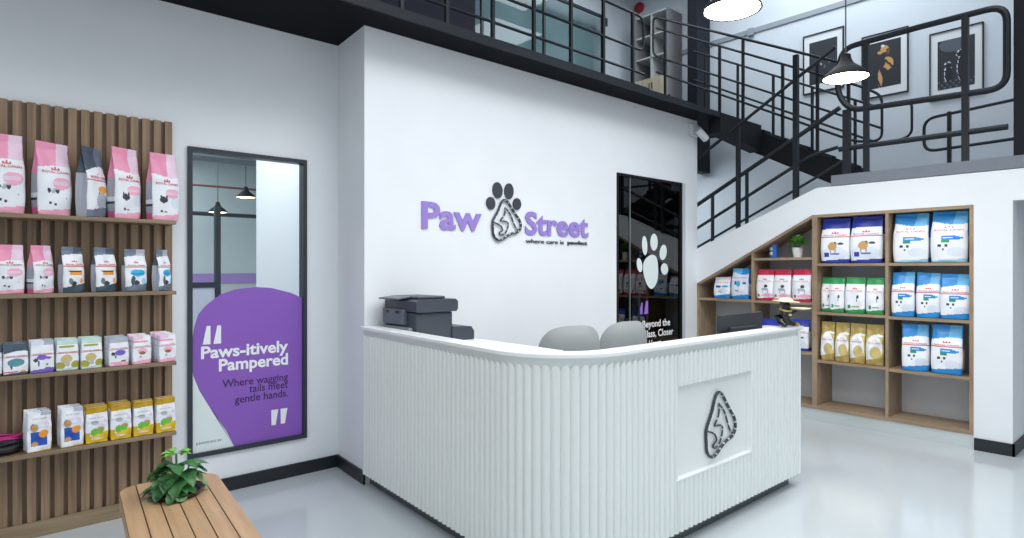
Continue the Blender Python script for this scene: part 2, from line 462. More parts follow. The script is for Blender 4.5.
# shelf with bottles in the dark room
t = thing('storage_rack', 'dark rack standing in the unlit room behind the glass door', 'rack', (4.42, 5.4, .01))
for z in (.5, 1.05, 1.55):
    b = BM(); box(b, .02, 1.6, 0, .4, z, z + .03); obj('shelf', b, M_BLACKER, t)
for x in (0, 1.6):
    b = BM(); box(b, x, x + .03, 0, .4, 0, 2.0); obj('upright', b, M_BLACKER, t)
bp = None
for k, x in enumerate((.15, .38, .6, .9, 1.15, 1.4)):
    if bp is None:
        bp = thing('bottle', 'dark bottle on the storeroom rack behind the glass door', 'bottle', (0, 0, 0), 0, 'bottles on the storeroom rack')
        b = BM(); lathe(b, [(0, 0), (.06, 0), (.06, .2), (.05, .235), (.02, .255), (.02, .29)], 16); obj('body', b, mat('bottle_grey', (120, 134, 140), .3), bp, True)
        b = BM(); lathe(b, [(.024, .285), (.024, .32), (0, .32)], 12); obj('cap', b, M_BLACK, bp, True); o = bp
    else: o = copy_tree(bp)
    o.location = (4.42 + x, 5.5, 1.08 + .012)

# ------------------------------------------------------------------ wall sign
def emblem(sx, sz, ox, oz, y, r, root, toes=True, lean=0.):
    """paw pad drawn as a chain with a dog head line inside; unit drawing in a 384 x 538 field"""
    def P(p): return Vector((ox + p[0] * sx, y, oz - p[1] * sz))
    chain = [(180, 185), (208, 200), (238, 245), (272, 292), (305, 340), (312, 390), (288, 425), (240, 440), (200, 462), (165, 488), (130, 495), (98, 465), (90, 410), (90, 355), (110, 312), (132, 270), (146, 230), (160, 200)]
    lines = [[(183, 243), (203, 262), (226, 292), (246, 340), (266, 386), (290, 412)],
             [(185, 250), (180, 300), (150, 345), (190, 350), (210, 366), (205, 402), (186, 440), (152, 456), (140, 440), (165, 418), (150, 386), (120, 370), (98, 362)]]
    mats = [M_LETTER, mat('chain_glint', (196, 202, 206), .4)]
    b = BM()
    cp = catmull([P(p) for p in chain], True, 5)
    tube(b, cp, r, 8, True, mifn=lambda i, k: 1 if (i % 4 == 1 and k in (0, 1, 2, 3)) else 0)
    obj('chain_outline', b, mats, root, True)
    b = BM()
    for l in lines:
        tube(b, catmull([P(p) for p in l], False, 5), r * .62, 8, False, mifn=lambda i, k: 1 if (i % 5 == 1 and k in (0, 1, 2, 3)) else 0)
    obj('dog_line', b, mats, root, True)
    if toes:
        for (cx, cy, rx, ry, ti) in ((130, 115, 38, 62, .12), (220, 113, 36, 62, -.08), (78, 219, 34, 48, .2), (285, 206, 33, 46, -.12)):
            b = BM(); pc = P((cx, cy)); prism(b, ellipse(pc.x, pc.z, rx * sx, ry * sz, ti), 'y', YW - .012, YW - .002)
            obj('toe', b, M_LETTER, root)

root = thing('wall_sign', 'lilac and charcoal paw shop sign with raised letters on the white wall', 'sign', (0, 0, 0))
b = BM(); text_into(b, 'Paw', 2.506, 3.075, 1.803, .205, YW - .003, .028, .008); obj('word', b, M_LILAC, root)
b = BM(); text_into(b, 'Street', 3.552, 4.362, 1.797, .20, YW - .003, .028, .008); obj('word', b, M_LILAC, root)
b = BM(); text_into(b, 'where care is', 3.56, 4.03, 1.725, .036, YW - .004, .0, .006); obj('tagline', b, M_LETTER, root)
b = BM(); text_into(b, 'pawfect', 4.08, 4.35, 1.725, .036, YW - .004, .02, .006); obj('tagline', b, M_LETTER, root)['label'] = 'bold last word of the tagline'
emblem(.01087 / 7.68 * .98, .0083 / 7.68, 3.113 - 4.6 * .01087, 2.15 + 15 * .0083, YW - .014, .0105, root)

# ------------------------------------------------------------------ reception desk
DYF, DR, ZB, ZT = 1.895, .40, 1.082, 1.103
DA, DC = Vector((2.035, YW - .003)), Vector((1.921, DYF))       # desk line: wall end and (unrounded) corner
def desk_path(off, x_end=4.285, step=.006):
    """outline of the desk front, offset outwards by off: list of (x, y, nx, ny)"""
    d1 = (DC - DA).normalized(); n1 = Vector((d1.y, -d1.x))       # outward normal of the short side
    ang = math.acos(max(-1, min(1, -d1.x)))                        # interior angle against +x
    tl = DR / math.tan((PI - math.acos(d1.x)) / 2)
    p1 = DC - d1 * tl; p2 = DC + Vector((tl, 0)); c = Vector((p2.x, DYF + DR))
    pts = []
    if n1.x > 0: n1 = -n1
    L1 = (p1 - DA).length; n = int(L1 / step)
    for i in range(n + 1):
        q = DA + d1 * (L1 * i / n) + n1 * off; pts.append((q.x, min(q.y, YW - .002), n1.x, n1.y))
    a0 = math.atan2(n1.y, n1.x) % (2 * PI); a1 = 1.5 * PI
    n = int(DR * (a1 - a0) / step)
    for i in range(1, n + 1):
        a = a0 + (a1 - a0) * i / n
        pts.append((c.x + (DR + off) * math.cos(a), c.y + (DR + off) * math.sin(a), math.cos(a), math.sin(a) if i < n else -1))
    L3 = x_end - p2.x; n = int(L3 / step)
    for i in range(1, n + 1):
        pts.append((p2.x + L3 * i / n, DYF - off, 0, -1))
    return pts

def strip_mesh(bm, outer, inner, z0, z1, mi=0):
    n = len(outer)
    V = [[bm.verts.new((p[0], p[1], z)) for p in pl] for pl in (outer, inner) for z in (z0, z1)]
    o0, o1, i0, i1 = V
    for k in range(n - 1):
        for q in ((o0[k], o0[k + 1], o1[k + 1], o1[k]), (i0[k], i1[k], i1[k + 1], i0[k + 1]), (o1[k], o1[k + 1], i1[k + 1], i1[k]), (o0[k], i0[k], i0[k + 1], o0[k + 1])):
            bm.faces.new(q).material_index = mi
    for k in (0, n - 1):
        bm.faces.new((o0[k], o1[k], i1[k], i0[k])).material_index = mi

desk = thing('reception_desk', 'white curved fluted reception desk with a chain emblem on a recessed panel', 'desk', (0, 0, 0))
base = desk_path(0); inner = [(p[0] - p[2] * .12, p[1] - p[3] * .12) for p in base]
# fluted skin: half-round ribs, cut away around the recessed panel
PX0, PX1, PZ0, PZ1 = 2.825, 3.62, .372, .868
PITCH, RIB = .0455, .017
def flute_off(s):
    t = (s / PITCH) % 1.0
    u = (t - .5) * 2
    return RIB * (max(0, 1 - (u / .93) ** 2) ** .5 if abs(u) < .93 else 0)
def fluted(x_from=None, x_to=None, z0=.08, z1=1.05, bm=None):
    s = 0; prev = None; row = []
    for p in desk_path(0, step=.0035):
        if prev is not None: s += math.hypot(p[0] - prev[0], p[1] - prev[1])
        prev = p
        if x_from is not None and (p[3] != -1 or p[0] < x_from): continue
        if x_to is not None and p[3] == -1 and p[0] > x_to: break
        o = flute_off(s)
        row.append((p[0] + p[2] * o, p[1] + p[3] * o, o))
    A = [bm.verts.new((q[0], q[1], z0)) for q in row]
    # rib heads round off under the cap
    Z = [z1 - .03 * (1 - (q[2] / RIB)) for q in row]
    B = [bm.verts.new((q[0], q[1], z)) for q, z in zip(row, Z)]
    for k in range(len(row) - 1): bm.faces.new((A[k], A[k + 1], B[k + 1], B[k]))
bm = BM()
fluted(None, PX0 + .003, bm=bm); fluted(PX1 - .003, None, bm=bm)
fluted(PX0 - .003, PX1 + .003, .08, PZ0, bm); fluted(PX0 - .003, PX1 + .003, PZ1, 1.05, bm)
o = obj('fluted_front', bm, M_DESK, desk, True)
# carcass wall behind the ribs, with the recess cut out
bm = BM()
full = desk_path(.001); k0 = max(i for i, p in enumerate(full) if not (p[3] == -1 and p[0] > PX0)); k1 = min(i for i, p in enumerate(full) if p[3] == -1 and p[0] > PX1)
inn = [(p[0] - p[2] * .12, p[1] - p[3] * .12) for p in full]
strip_mesh(bm, full[:k0 + 1], inn[:k0 + 1], .08, ZB); strip_mesh(bm, full[k1:], inn[k1:], .08, ZB)
strip_mesh(bm, full[k0:k1 + 1], inn[k0:k1 + 1], .08, PZ0 - .003); strip_mesh(bm, full[k0:k1 + 1], inn[k0:k1 + 1], PZ1 + .003, ZB)
obj('carcass', bm, M_DESK, desk)
bm = BM(); yb = DYF + .012
box(bm, PX0 - .01, PX1 + .01, yb, yb + .03, PZ0 - .01, PZ1 + .01)
obj('recessed_panel', bm, M_DESK, desk)
bm = BM()
yo = DYF - RIB - .004
box(bm, PX0 - .008, PX1 + .008, yo, yb + .001, PZ0 - .012, PZ0, .003); box(bm, PX1, PX1 + .010, yo, yb + .001, PZ0, PZ1)
obj('panel_trim', bm, M_DESKTOP, desk)
# cap
bm = BM()
po = desk_path(.028, 4.345); pi = [(p[0] - p[2] * .115, p[1] - p[3] * .115) for p in po]
strip_mesh(bm, po, pi, ZB, ZT)
o = obj('cap', bm, M_DESKTOP, desk)
bv = o.modifiers.new('soft', 'BEVEL'); bv.width = .004; bv.segments = 2; bv.limit_method = 'ANGLE'
bm = BM(); box(bm, 4.287, 4.315, DYF - .022, 2.02, .08, ZB - .001, .004); box(bm, 4.287, 4.315, 2.02, 2.60, .0, .745, .004); obj('end_panel', bm, M_DESKTOP, desk)
# toe kick
bm = BM(); pk = desk_path(-.045, 4.27); strip_mesh(bm, pk, [(p[0] - p[2] * .03, p[1] - p[3] * .03) for p in pk], 0, .08); obj('toe_kick', bm, M_KICK, desk)
# inner worktops
bm = BM(); box(bm, 2.16, 2.72, 2.62, YW - .004, .96, 1.0, .004); obj('side_worktop', bm, M_DESKTOP, desk)
bm = BM(); box(bm, 2.30, 4.30, 2.03, 2.60, .71, .745, .004); obj('worktop', bm, M_DESKTOP, desk)
# emblem on the recessed panel
s = .0083 / 7.68
emblem(.325 / 222, .365 / 310, 3.14 - 90 * .325 / 222, .778 + 185 * .365 / 310, yb - .010, .0085, desk, False)

# ------------------------------------------------------------------ printer on the side worktop
pr = thing('printer', 'black office printer with open paper tray behind the desk rim', 'printer', (2.195, 3.46, 1.002))
b = BM(); box(b, 0, .30, .01, .40, .0, .205, .012); obj('body', b, M_PRN, pr)
b = BM(); prism(b, [(-.01, .215), (.0, .207), (.318, .207), (.33, .225), (.33, .275), (.31, .293), (.02, .293), (-.01, .28)], 'y', -.012, .40); obj('scanner_lid', b, M_PRN, pr, True)
b = BM(); box(b, .03, .26, .04, .38, .293, .312, .008); obj('document_feeder', b, M_PRN, pr)
b = BM(); prism(b, [(-.075, .29), (.03, .305), (.03, .312), (-.075, .30)], 'y', .12, .37); obj('feeder_tray', b, M_PRN2, pr)
b = BM(); box(b, -.032, .005, .12, .39, .12, .225, .006); obj('output_unit', b, M_PRN2, pr)
for yy in (.17, .30):
    b = BM(); box(b, -.034, -.028, yy, yy + .05, .195, .212); obj('latch', b, M_FIG, pr)
b = BM(); box(b, -.03, .005, .05, .385, .045, .105, .004); obj('paper_cassette', b, M_PAPER, pr)
b = BM(); prism(b, [(.29, .0), (.48, .0), (.48, .06), (.455, .092), (.29, .100)], 'y', 0.0, .36); obj('base_tray', b, M_PRN, pr)

# ------------------------------------------------------------------ task chairs
def chair(loc, rz, label):
    t = thing('task_chair', label, 'chair', loc, rz, 'grey task chairs behind the desk')
    b = BM()
    # pad: rounded shape, curved, thick; local front faces -y
    W, H, TH = .285, .32, .06
    nx, nz = 20, 18
    def sup(u, v):
        # map square to superellipse
        a = math.atan2(v, u); m = max(abs(u), abs(v))
        c, s = math.cos(a), math.sin(a); e = 3.3
        rr = (abs(c) ** e + abs(s) ** e) ** (-1 / e)
        return m * rr * c, m * rr * s, m
    def layer(front):
        g = []
        for j in range(nz + 1):
            row = []
            for i in range(nx + 1):
                x, z, m = sup(i / nx * 2 - 1, j / nz * 2 - 1)
                edge = (1 - m ** 6)
                yy = -.055 * (1 - x * x) - .02 * z + .06 * 1
                y = yy + (-TH * edge if front else TH * .55 * edge)
                row.append(b.verts.new((x * W, y, .76 + z * H)))
            g.append(row)
        return g
    F = layer(True); Bk = layer(False)
    for g in (F, Bk):
        for j in range(nz):
            for i in range(nx): b.faces.new((g[j][i], g[j][i + 1], g[j + 1][i + 1], g[j + 1][i]))
    bmesh.ops.remove_doubles(b, verts=b.verts, dist=.0004)
    obj('backrest', b, M_GREYFAB, t, True)
    b = BM(); box(b, -.245, .245, -.46, .02, .43, .50, .03); obj('seat', b, M_GREYFAB, t, True)
    b = BM(); tube(b, round_path([(0, -.15, .42), (0, .10, .42), (0, .11, .70)], .08), .022); obj('back_bracket', b, M_GREYPL, t, True)
    b = BM(); tube(b, [(0, -.22, .10), (0, -.22, .43)], .028, 12); obj('gas_stem', b, M_BLACK, t, True)
    for k in range(5):
        a = 2 * PI * k / 5 + .3; ex, ey = .24 * math.cos(a), -.22 + .24 * math.sin(a)
        b = BM(); tube(b, [(0, -.22, .11), (ex, ey, .075)], [.026, .016], 8); lg = obj('leg', b, M_BLACK, t, True)
        b = BM(); tube(b, [(ex - .02 * math.sin(a), ey + .02 * math.cos(a), .03), (ex + .02 * math.sin(a), ey - .02 * math.cos(a), .03)], .03, 14); obj('caster', b, M_FIG, lg, True)
    return t
chair((3.34, 3.12, 0), R(-14), 'wide grey task chair behind the desk in front of the white wall')
chair((3.96, 3.10, 0), R(-4), 'grey task chair behind the desk in front of the glass door')

# ------------------------------------------------------------------ monitor, figurine on the desk
t = thing('monitor', 'dark computer monitor seen from behind at the end of the desk', 'monitor', (4.0, 2.15, .747), R(0))
b = BM(); box(b, -.29, .29, -.012, .018, .12, .445, .006); obj('panel', b, M_SCREEN, t)
b = BM(); box(b, -.18, .18, -.035, -.010, .16, .36, .012); obj('rear_housing', b, M_SCREEN, t)
b = BM(); box(b, -.03, .03, -.045, -.015, .01, .25, .006); obj('stand', b, M_SCREEN, t)
b = BM(); box(b, -.12, .12, -.09, .08, 0, .014, .004); obj('foot', b, M_SCREEN, t)

def skin_mesh(name, chains, m, parent, sub=2):
    """one continuous body grown around joined bones: chains = [(points, radii)] sharing points"""
    me = bpy.data.meshes.new(name); idx = {}; vs = []; es = []; rs = []
    for pts, rad in chains:
        prev = None
        for p, r in zip(pts, rad):
            k = tuple(round(c, 4) for c in p)
            if k not in idx: idx[k] = len(vs); vs.append(p); rs.append(r)
            if prev is not None: es.append((prev, idx[k]))
            prev = idx[k]
    me.from_pydata(vs, es, [])
    o = bpy.data.objects.new(name, me); COL.objects.link(o)
    o.modifiers.new('skin', 'SKIN'); 
    ly = me.skin_vertices[0] if me.skin_vertices else None
    if ly is None:
        bm_ = BM(); bm_.from_mesh(me); bm_.verts.layers.skin.verify(); bm_.to_mesh(me); bm_.free(); ly = me.skin_vertices[0]
    for i, r in enumerate(rs): ly.data[i].radius = (r, r) if not isinstance(r, tuple) else r
    ly.data[0].use_root = True
    sm = o.modifiers.new('sub', 'SUBSURF'); sm.levels = sub; sm.render_levels = sub
    dg = bpy.context.evaluated_depsgraph_get()
    m2 = bpy.data.meshes.new_from_object(o.evaluated_get(dg))
    bpy.data.objects.remove(o)
    m2.name = name
    for p in m2.polygons: p.use_smooth = True
    o = bpy.data.objects.new(name, m2); COL.objects.link(o); m2.materials.clear(); m2.materials.append(m)
    o.parent = parent
    return o

t = thing('dog_figurine', 'black seated dog figurine with pale hat holding a gilt tray on the desk', 'figurine', (4.17, 1.925, ZT), R(-12))
skin_mesh('body', [
    ([(0, .01, .05), (0, -.005, .09), (0, -.012, .122), (0, -.02, .15)], [.048, .042, .03, .034]),
    ([(0, -.02, .15), (0, -.05, .142)], [.034, .018]),
    ([(0, -.005, .09), (-.034, -.03, .075), (-.03, -.045, .012)], [.042, .017, .013]),
    ([(0, -.005, .09), (.042, -.02, .095), (.085, -.045, .112)], [.042, .016, .012]),
    ([(0, .01, .05), (-.04, -.01, .03), (-.05, -.055, .013)], [.048, .026, .013]),
    ([(0, .01, .05), (.045, -.005, .03), (.085, -.03, .013)], [.048, .026, .013]),
], M_FIG, t)
for sx in (-1, 1):
    b = BM(); lathe(b, [(0, -.02), (.014, -.01), (.011, .012), (0, .032)], 10); e = obj('ear', b, M_FIG, t, True, (sx * .032, -.008, .165)); e.rotation_euler = (0, sx * .9, 0)
b = BM(); lathe(b, [(0, .0), (.085, .002), (.088, .006), (.05, .010), (.034, .028), (0, .032)], 24); h = obj('hat', b, M_CREAM, t, True, (0, -.015, .172)); h.rotation_euler = (.05, .04, 0)
b = BM(); tube(b, [(.036 * math.cos(a * PI / 8), -.012 + .036 * math.sin(a * PI / 8), .118 + .008 * math.sin(a * PI / 8)) for a in range(16)], .007, 8, True); obj('collar', b, M_GOLD, t, True)
b = BM(); lathe(b, [(0, .0), (.05, .0), (.068, .008), (.07, .012), (.05, .006), (0, .005)], 24); obj('tray', b, M_CREAM, t, True, (.105, -.05, .118))
b = BM(); lathe(b, [(0, -.012), (.016, -.006), (.018, .004), (.008, .014), (0, .016)], 12); obj('paw_gilding', b, M_GOLD, t, True, (.09, -.036, .014))
b = BM(); lathe(b, [(0, -.01), (.012, -.005), (.012, .005), (0, .01)], 10); obj('medal', b, M_CREAM, t, True, (.0, -.045, .085))

# ------------------------------------------------------------------ bags
def bag_mesh(style, w, h, d, seed=0, nx=42, nz=60):
    rnd = random.Random(seed)
    ph = rnd.uniform(0, 6)
    lean = style.get('lean', rnd.uniform(-.01, .012))
    skew = rnd.uniform(-.012, .012)
    mats = []; mi = {}
    def M(key):
        if key not in mi: mi[key] = len(mats); mats.append(key)
        return mi[key]
    seal = style.get('seal', .90)
    def hd(v):
        if v < .6: return d / 2 * (.93 + .14 * math.sin(PI * v / .6))
        if v < seal: return d / 2 * .93 * (1 - ((v - .6) / (seal - .6)) ** .85) + .003
        return .003
    def hw(v): return w / 2 * (.965 + .05 * math.sin(PI * min(1, v / .75)) + (.02 * (v - .75) if v > .75 else 0))
    def yc(v): return lean * v * v * 3
    crumple = style.get('crumple', .0022)
    def front(u, v):
        x = (u * 2 - 1) * hw(v)
        edge = 1 - abs(u * 2 - 1) ** 5 * .35
        n = crumple * (math.sin(9 * u + ph + 7 * v) + math.sin(17 * v - 6 * u + ph * 2)) * (1 if .03 < v < seal else .25)
        topskew = skew * (u - .5) * (v ** 4) * 4
        return Vector((x, yc(v) - hd(v) * edge + n, v * h + topskew * h * .3))
    bm = BM()
    F = [[bm.verts.new(front(i / nx, j / nz)) for i in range(nx + 1)] for j in range(nz + 1)]
    nb = 4
    Bk = [[bm.verts.new(Vector((-(i / nb * 2 - 1) * hw(j / nz), yc(j / nz) + hd(j / nz) * (1 - abs(i / nb * 2 - 1) ** 5 * .35), F[j][nx - int(i / nb * nx)].co.z))) for i in range(nb + 1)] for j in range(nz + 1)]
    def gus(v): return w * (.02 + .13 * min(1, max(0, (v - .25) / .6)))
    G = [[bm.verts.new(Vector((s * (hw(j / nz) - gus(j / nz)), yc(j / nz), F[j][0 if s < 0 else nx].co.z))) for j in range(nz + 1)] for s in (-1, 1)]
    fn = style['f']; side = style['side']
    for j in range(nz):
        vm = (j + .5) / nz
        for i in range(nx):
            f = bm.faces.new((F[j][i], F[j][i + 1], F[j + 1][i + 1], F[j + 1][i])); f.material_index = M(fn((i + .5) / nx, vm)); f.smooth = True
        for i in range(nb):
            f = bm.faces.new((Bk[j][i], Bk[j][i + 1], Bk[j + 1][i + 1], Bk[j + 1][i])); f.material_index = M(side(vm))
        for a, g, c in ((F, G[0], Bk), ):
            f = bm.faces.new((F[j][0], G[0][j], G[0][j + 1], F[j + 1][0])); f.material_index = M(side(vm))
            f = bm.faces.new((G[0][j], Bk[j][nb], Bk[j + 1][nb], G[0][j + 1])); f.material_index = M(side(vm))
            f = bm.faces.new((F[j][nx], F[j + 1][nx], G[1][j + 1], G[1][j])); f.material_index = M(side(vm))
            f = bm.faces.new((G[1][j], G[1][j + 1], Bk[j + 1][0], Bk[j][0])); f.material_index = M(side(vm))
    for j in (0, nz):
        f = bm.faces.new(F[j] + [G[1][j]] + Bk[j] + [G[0][j]]); f.material_index = M(side(j / nz))
    return bm, mats, front

def cm(key):
    C = dict(pink=(238, 150, 182), lpink=(236, 206, 226), mpink=(244, 176, 200), hot=(232, 110, 160), white=(238, 240, 246), pale=(222, 228, 240), dark=(60, 62, 72), grey=(112, 124, 142),
             dgrey=(78, 88, 104), lgrey=(176, 180, 192), lblue=(96, 180, 230), blue=(36, 140, 214), sky=(150, 206, 238), royal=(44, 60, 168), royal2=(70, 92, 200), green=(44, 152, 84), red=(204, 48, 70),
             crim=(196, 40, 78), gold=(176, 152, 84), gold2=(206, 186, 120), brown=(150, 104, 66), orange=(238, 158, 62), cyan=(60, 178, 220), teal=(90, 150, 160), violet=(122, 98, 200),
             yellow=(226, 186, 40), dyel=(188, 150, 22), lime=(120, 190, 60), tan=(206, 160, 104), navy=(36, 84, 180), mint=(196, 222, 214), slate=(70, 88, 104), olive=(170, 168, 70), leafy=(140, 164, 90))
    return mat('print_' + key, C[key], .38, spec=.45)

def inE(u, v, cx, cy, rx, ry): return ((u - cx) / rx) ** 2 + ((v - cy) / ry) ** 2 < 1
def feat(u, v, L, default):
    for e in L:
        if e[0] == 'e' and inE(u, v, *e[1:5]): return e[5]
        if e[0] == 'r' and e[1] < u < e[3] and e[2] < v < e[4]: return e[5]
    return default
def style(top, top2, bottom, feats, side, topv=.68, wave=.04, both=.08, text_v=.60, tw=.8, red_rule=True, body='white', lean=0., seal=.9, tall=.032, crumple=.0022, splitu=.55):
    def f(u, v):
        tb = topv + wave * math.sin((u - .2) * 3.2)
        if v > tb: return top if u < splitu + .25 * (v - tb) else top2
        if v < both * (1 + .6 * (u - .5)): return bottom
        if red_rule and abs(v - (text_v - .025)) < .006: return 'red'
        return feat(u, v, feats, body)
    def sd(v): return feat(.5, v, side, body)
    return dict(f=f, side=sd, text_v=text_v, tw=tw, lean=lean, seal=seal, tall=tall, crumple=crumple)

CROWN = [('e', .42, .695, .02, .014, 'red'), ('e', .5, .705, .02, .016, 'red'), ('e', .58, .695, .02, .014, 'red'), ('r', .4, .672, .6, .682, 'red')]
def crown(v): return [('e', .40, v + .012, .022, .013, 'red'), ('e', .5, v + .022, .022, .015, 'red'), ('e', .6, v + .012, .022, .013, 'red'), ('r', .38, v - .008, .62, v + .002, 'red')]
ST = {}
kit_side = [('r', 0, .0, 1, .1, 'hot'), ('r', 0, .1, 1, .2, 'lgrey'), ('r', 0, .2, 1, .23, 'dark'), ('r', 0, .3, 1, .56, 'lgrey'), ('r', 0, .56, 1, 1, 'pink')]
ST['kitten'] = style('pink', 'lpink', 'mpink', crown(.63) + [('e', .28, .335, .05, .03, 'dark'), ('e', .4, .32, .06, .022, 'lgrey'), ('e', .53, .33, .06, .028, 'dark'), ('e', .5, .345, .1, .03, 'lgrey'), ('e', .32, .17, .035, .018, 'dark'), ('e', .46, .155, .04, .02, 'dark'), ('e', .8, .24, .02, .012, 'dark'), ('r', .4, .42, .86, .46, 'lpink'), ('e', .66, .44, .27, .085, 'mpink')], kit_side, topv=.66, wave=.03, text_v=.575)
ST['kitten_face'] = style('pink', 'lpink', 'mpink', crown(.58) + [('e', .36, .30, .14, .045, 'dark'), ('e', .27, .34, .03, .035, 'dark'), ('e', .46, .34, .03, .035, 'dark'), ('e', .3, .13, .05, .016, 'dark'), ('e', .46, .125, .05, .016, 'dark'), ('r', .46, .38, .92, .41, 'lpink'), ('e', .68, .40, .26, .075, 'mpink'), ('e', .8, .28, .18, .1, 'pale')], kit_side, topv=.67, wave=-.03, text_v=.525)
g_side = [('r', 0, 0, 1, .62, 'lgrey'), ('r', 0, .62, 1, 1, 'dgrey')]
ST['grey_cat'] = style('dgrey', 'grey', 'grey', crown(.6) + [('e', .65, .40, .2, .05, 'orange'), ('e', .6, .24, .26, .11, 'lgrey'), ('e', .5, .3, .08, .06, 'dgrey'), ('e', .8, .22, .12, .06, 'green')], g_side, topv=.68, wave=.05, both=.13, text_v=.55)
ST['grey_orange'] = style('grey', 'dgrey', 'slate', crown(.68) + [('e', .52, .47, .33, .02, 'dark'), ('r', .28, .38, .8, .465, 'orange'), ('e', .3, .25, .1, .07, 'grey'), ('e', .44, .2, .16, .05, 'dark'), ('e', .8, .26, .07, .06, 'orange')], g_side, topv=.83, wave=.02, both=.16, text_v=.6)
ST['grey_blue'] = style('grey', 'lgrey', 'grey', crown(.68) + [('r', .25, .40, .85, .44, 'blue'), ('e', .55, .44, .33, .085, 'cyan'), ('e', .34, .25, .1, .12, 'dgrey'), ('e', .48, .2, .14, .06, 'dark'), ('e', .82, .24, .12, .07, 'sky')], g_side, topv=.83, wave=.02, both=.15, text_v=.6)
b_side = [('r', 0, 0, 1, .1, 'blue'), ('r', 0, .1, 1, .5, 'pale'), ('r', 0, .5, 1, 1, 'blue')]
PUPF = [('r', .36, .47, .62, .485, 'white'), ('r', .3, .44, .7, .51, 'blue'), ('e', .72, .465, .16, .03, 'blue'), ('r', .3, .39, .52, .43, 'green'), ('e', .26, .325, .05, .03, 'dark'), ('e', .44, .33, .045, .028, 'dark'), ('e', .35, .25, .025, .018, 'dark'), ('e', .35, .30, .12, .06, 'white'), ('e', .7, .2, .25, .09, 'pale'), ('e', .58, .22, .02, .012, 'dark')]
ST['puppy_big'] = style('blue', 'lblue', 'sky', crown(.67) + PUPF, b_side, topv=.78, wave=-.05, both=.05, text_v=.61, seal=.95, splitu=.6)
ST['puppy'] = style('blue', 'lblue', 'blue', crown(.64) + PUPF, b_side, topv=.72, wave=.03, both=.11, text_v=.58, seal=.92)
r_side = [('r', 0, 0, 1, .1, 'royal'), ('r', 0, .1, 1, .62, 'pale'), ('r', 0, .62, 1, 1, 'royal')]
ST['royal_big'] = style('royal', 'royal', 'royal', crown(.66) + [('r', .14, .13, .3, .23, 'royal'), ('r', .36, .19, .66, .225, 'royal2'), ('e', .42, .37, .15, .09, 'tan'), ('e', .52, .41, .06, .06, 'dark'), ('e', .7, .42, .1, .028, 'dark'), ('e', .36, .28, .025, .06, 'tan'), ('e', .52, .28, .025, .06, 'tan'), ('e', .5, .2, .45, .16, 'pale')], r_side, topv=.76, wave=.01, both=.07, text_v=.6, seal=.94)
gr_side = [('r', 0, 0, 1, .1, 'green'), ('r', 0, .1, 1, .75, 'white'), ('r', 0, .75, 1, 1, 'green')]
ST['green'] = style('green', 'green', 'green', crown(.68) + [('r', .16, .14, .3, .23, 'green'), ('r', .36, .16, .75, .2, 'leafy'), ('e', .66, .46, .06, .05, 'dark'), ('e', .62, .38, .03, .06, 'grey')], gr_side, topv=.82, wave=.0, both=.1, text_v=.61, seal=.95)
c_side = [('r', 0, 0, 1, .1, 'crim'), ('r', 0, .1, 1, .75, 'white'), ('r', 0, .75, 1, 1, 'crim')]
ST['crimson'] = style('crim', 'crim', 'crim', crown(.68) + [('r', .12, .12, .24, .2, 'crim'), ('r', .3, .14, .85, .18, 'mpink'), ('e', .58, .46, .1, .05, 'dark'), ('e', .52, .36, .2, .05, 'lgrey'), ('e', .4, .3, .03, .07, 'lgrey'), ('e', .7, .3, .03, .07, 'lgrey'), ('e', .7, .17, .3, .06, 'mpink')], c_side, topv=.81, wave=.0, both=.08, text_v=.61, seal=.95)
go_side = [('r', 0, 0, 1, 1, 'gold')]
ST['gold'] = style('gold', 'gold', 'gold', crown(.60) + [('e', .56, .3, .3, .16, 'gold2'), ('e', .6, .27, .15, .12, 'brown'), ('e', .75, .2, .12, .1, 'tan'), ('e', .48, .42, .46, .3, 'white'), ('e', .3, .25, .3, .2, 'pale'), ('r', 0, .2, 1, .7, 'gold2')], go_side, topv=.70, wave=.06, both=.16, text_v=.53, tw=.66, red_rule=False, crumple=.004)
ST['pup_white'] = style('pale', 'lpink', 'blue', [('r', .15, .5, .45, .6, 'navy'), ('e', .7, .56, .2, .05, 'cyan'), ('r', .3, .28, .5, .32, 'red'), ('e', .6, .36, .3, .12, 'pale')], b_side, topv=.86, wave=.04, both=.16, text_v=.72, red_rule=False)
ST['pup_blue'] = style('lblue', 'blue', 'blue', [('r', .22, .46, .34, .58, 'navy'), ('e', .45, .5, .12, .1, 'cyan'), ('e', .78, .52, .1, .04, 'navy'), ('r', .25, .25, .45, .29, 'dark'), ('e', .5, .4, .3, .14, 'white')], b_side, topv=.86, wave=-.06, both=.12, text_v=.68, red_rule=False, body='pale')
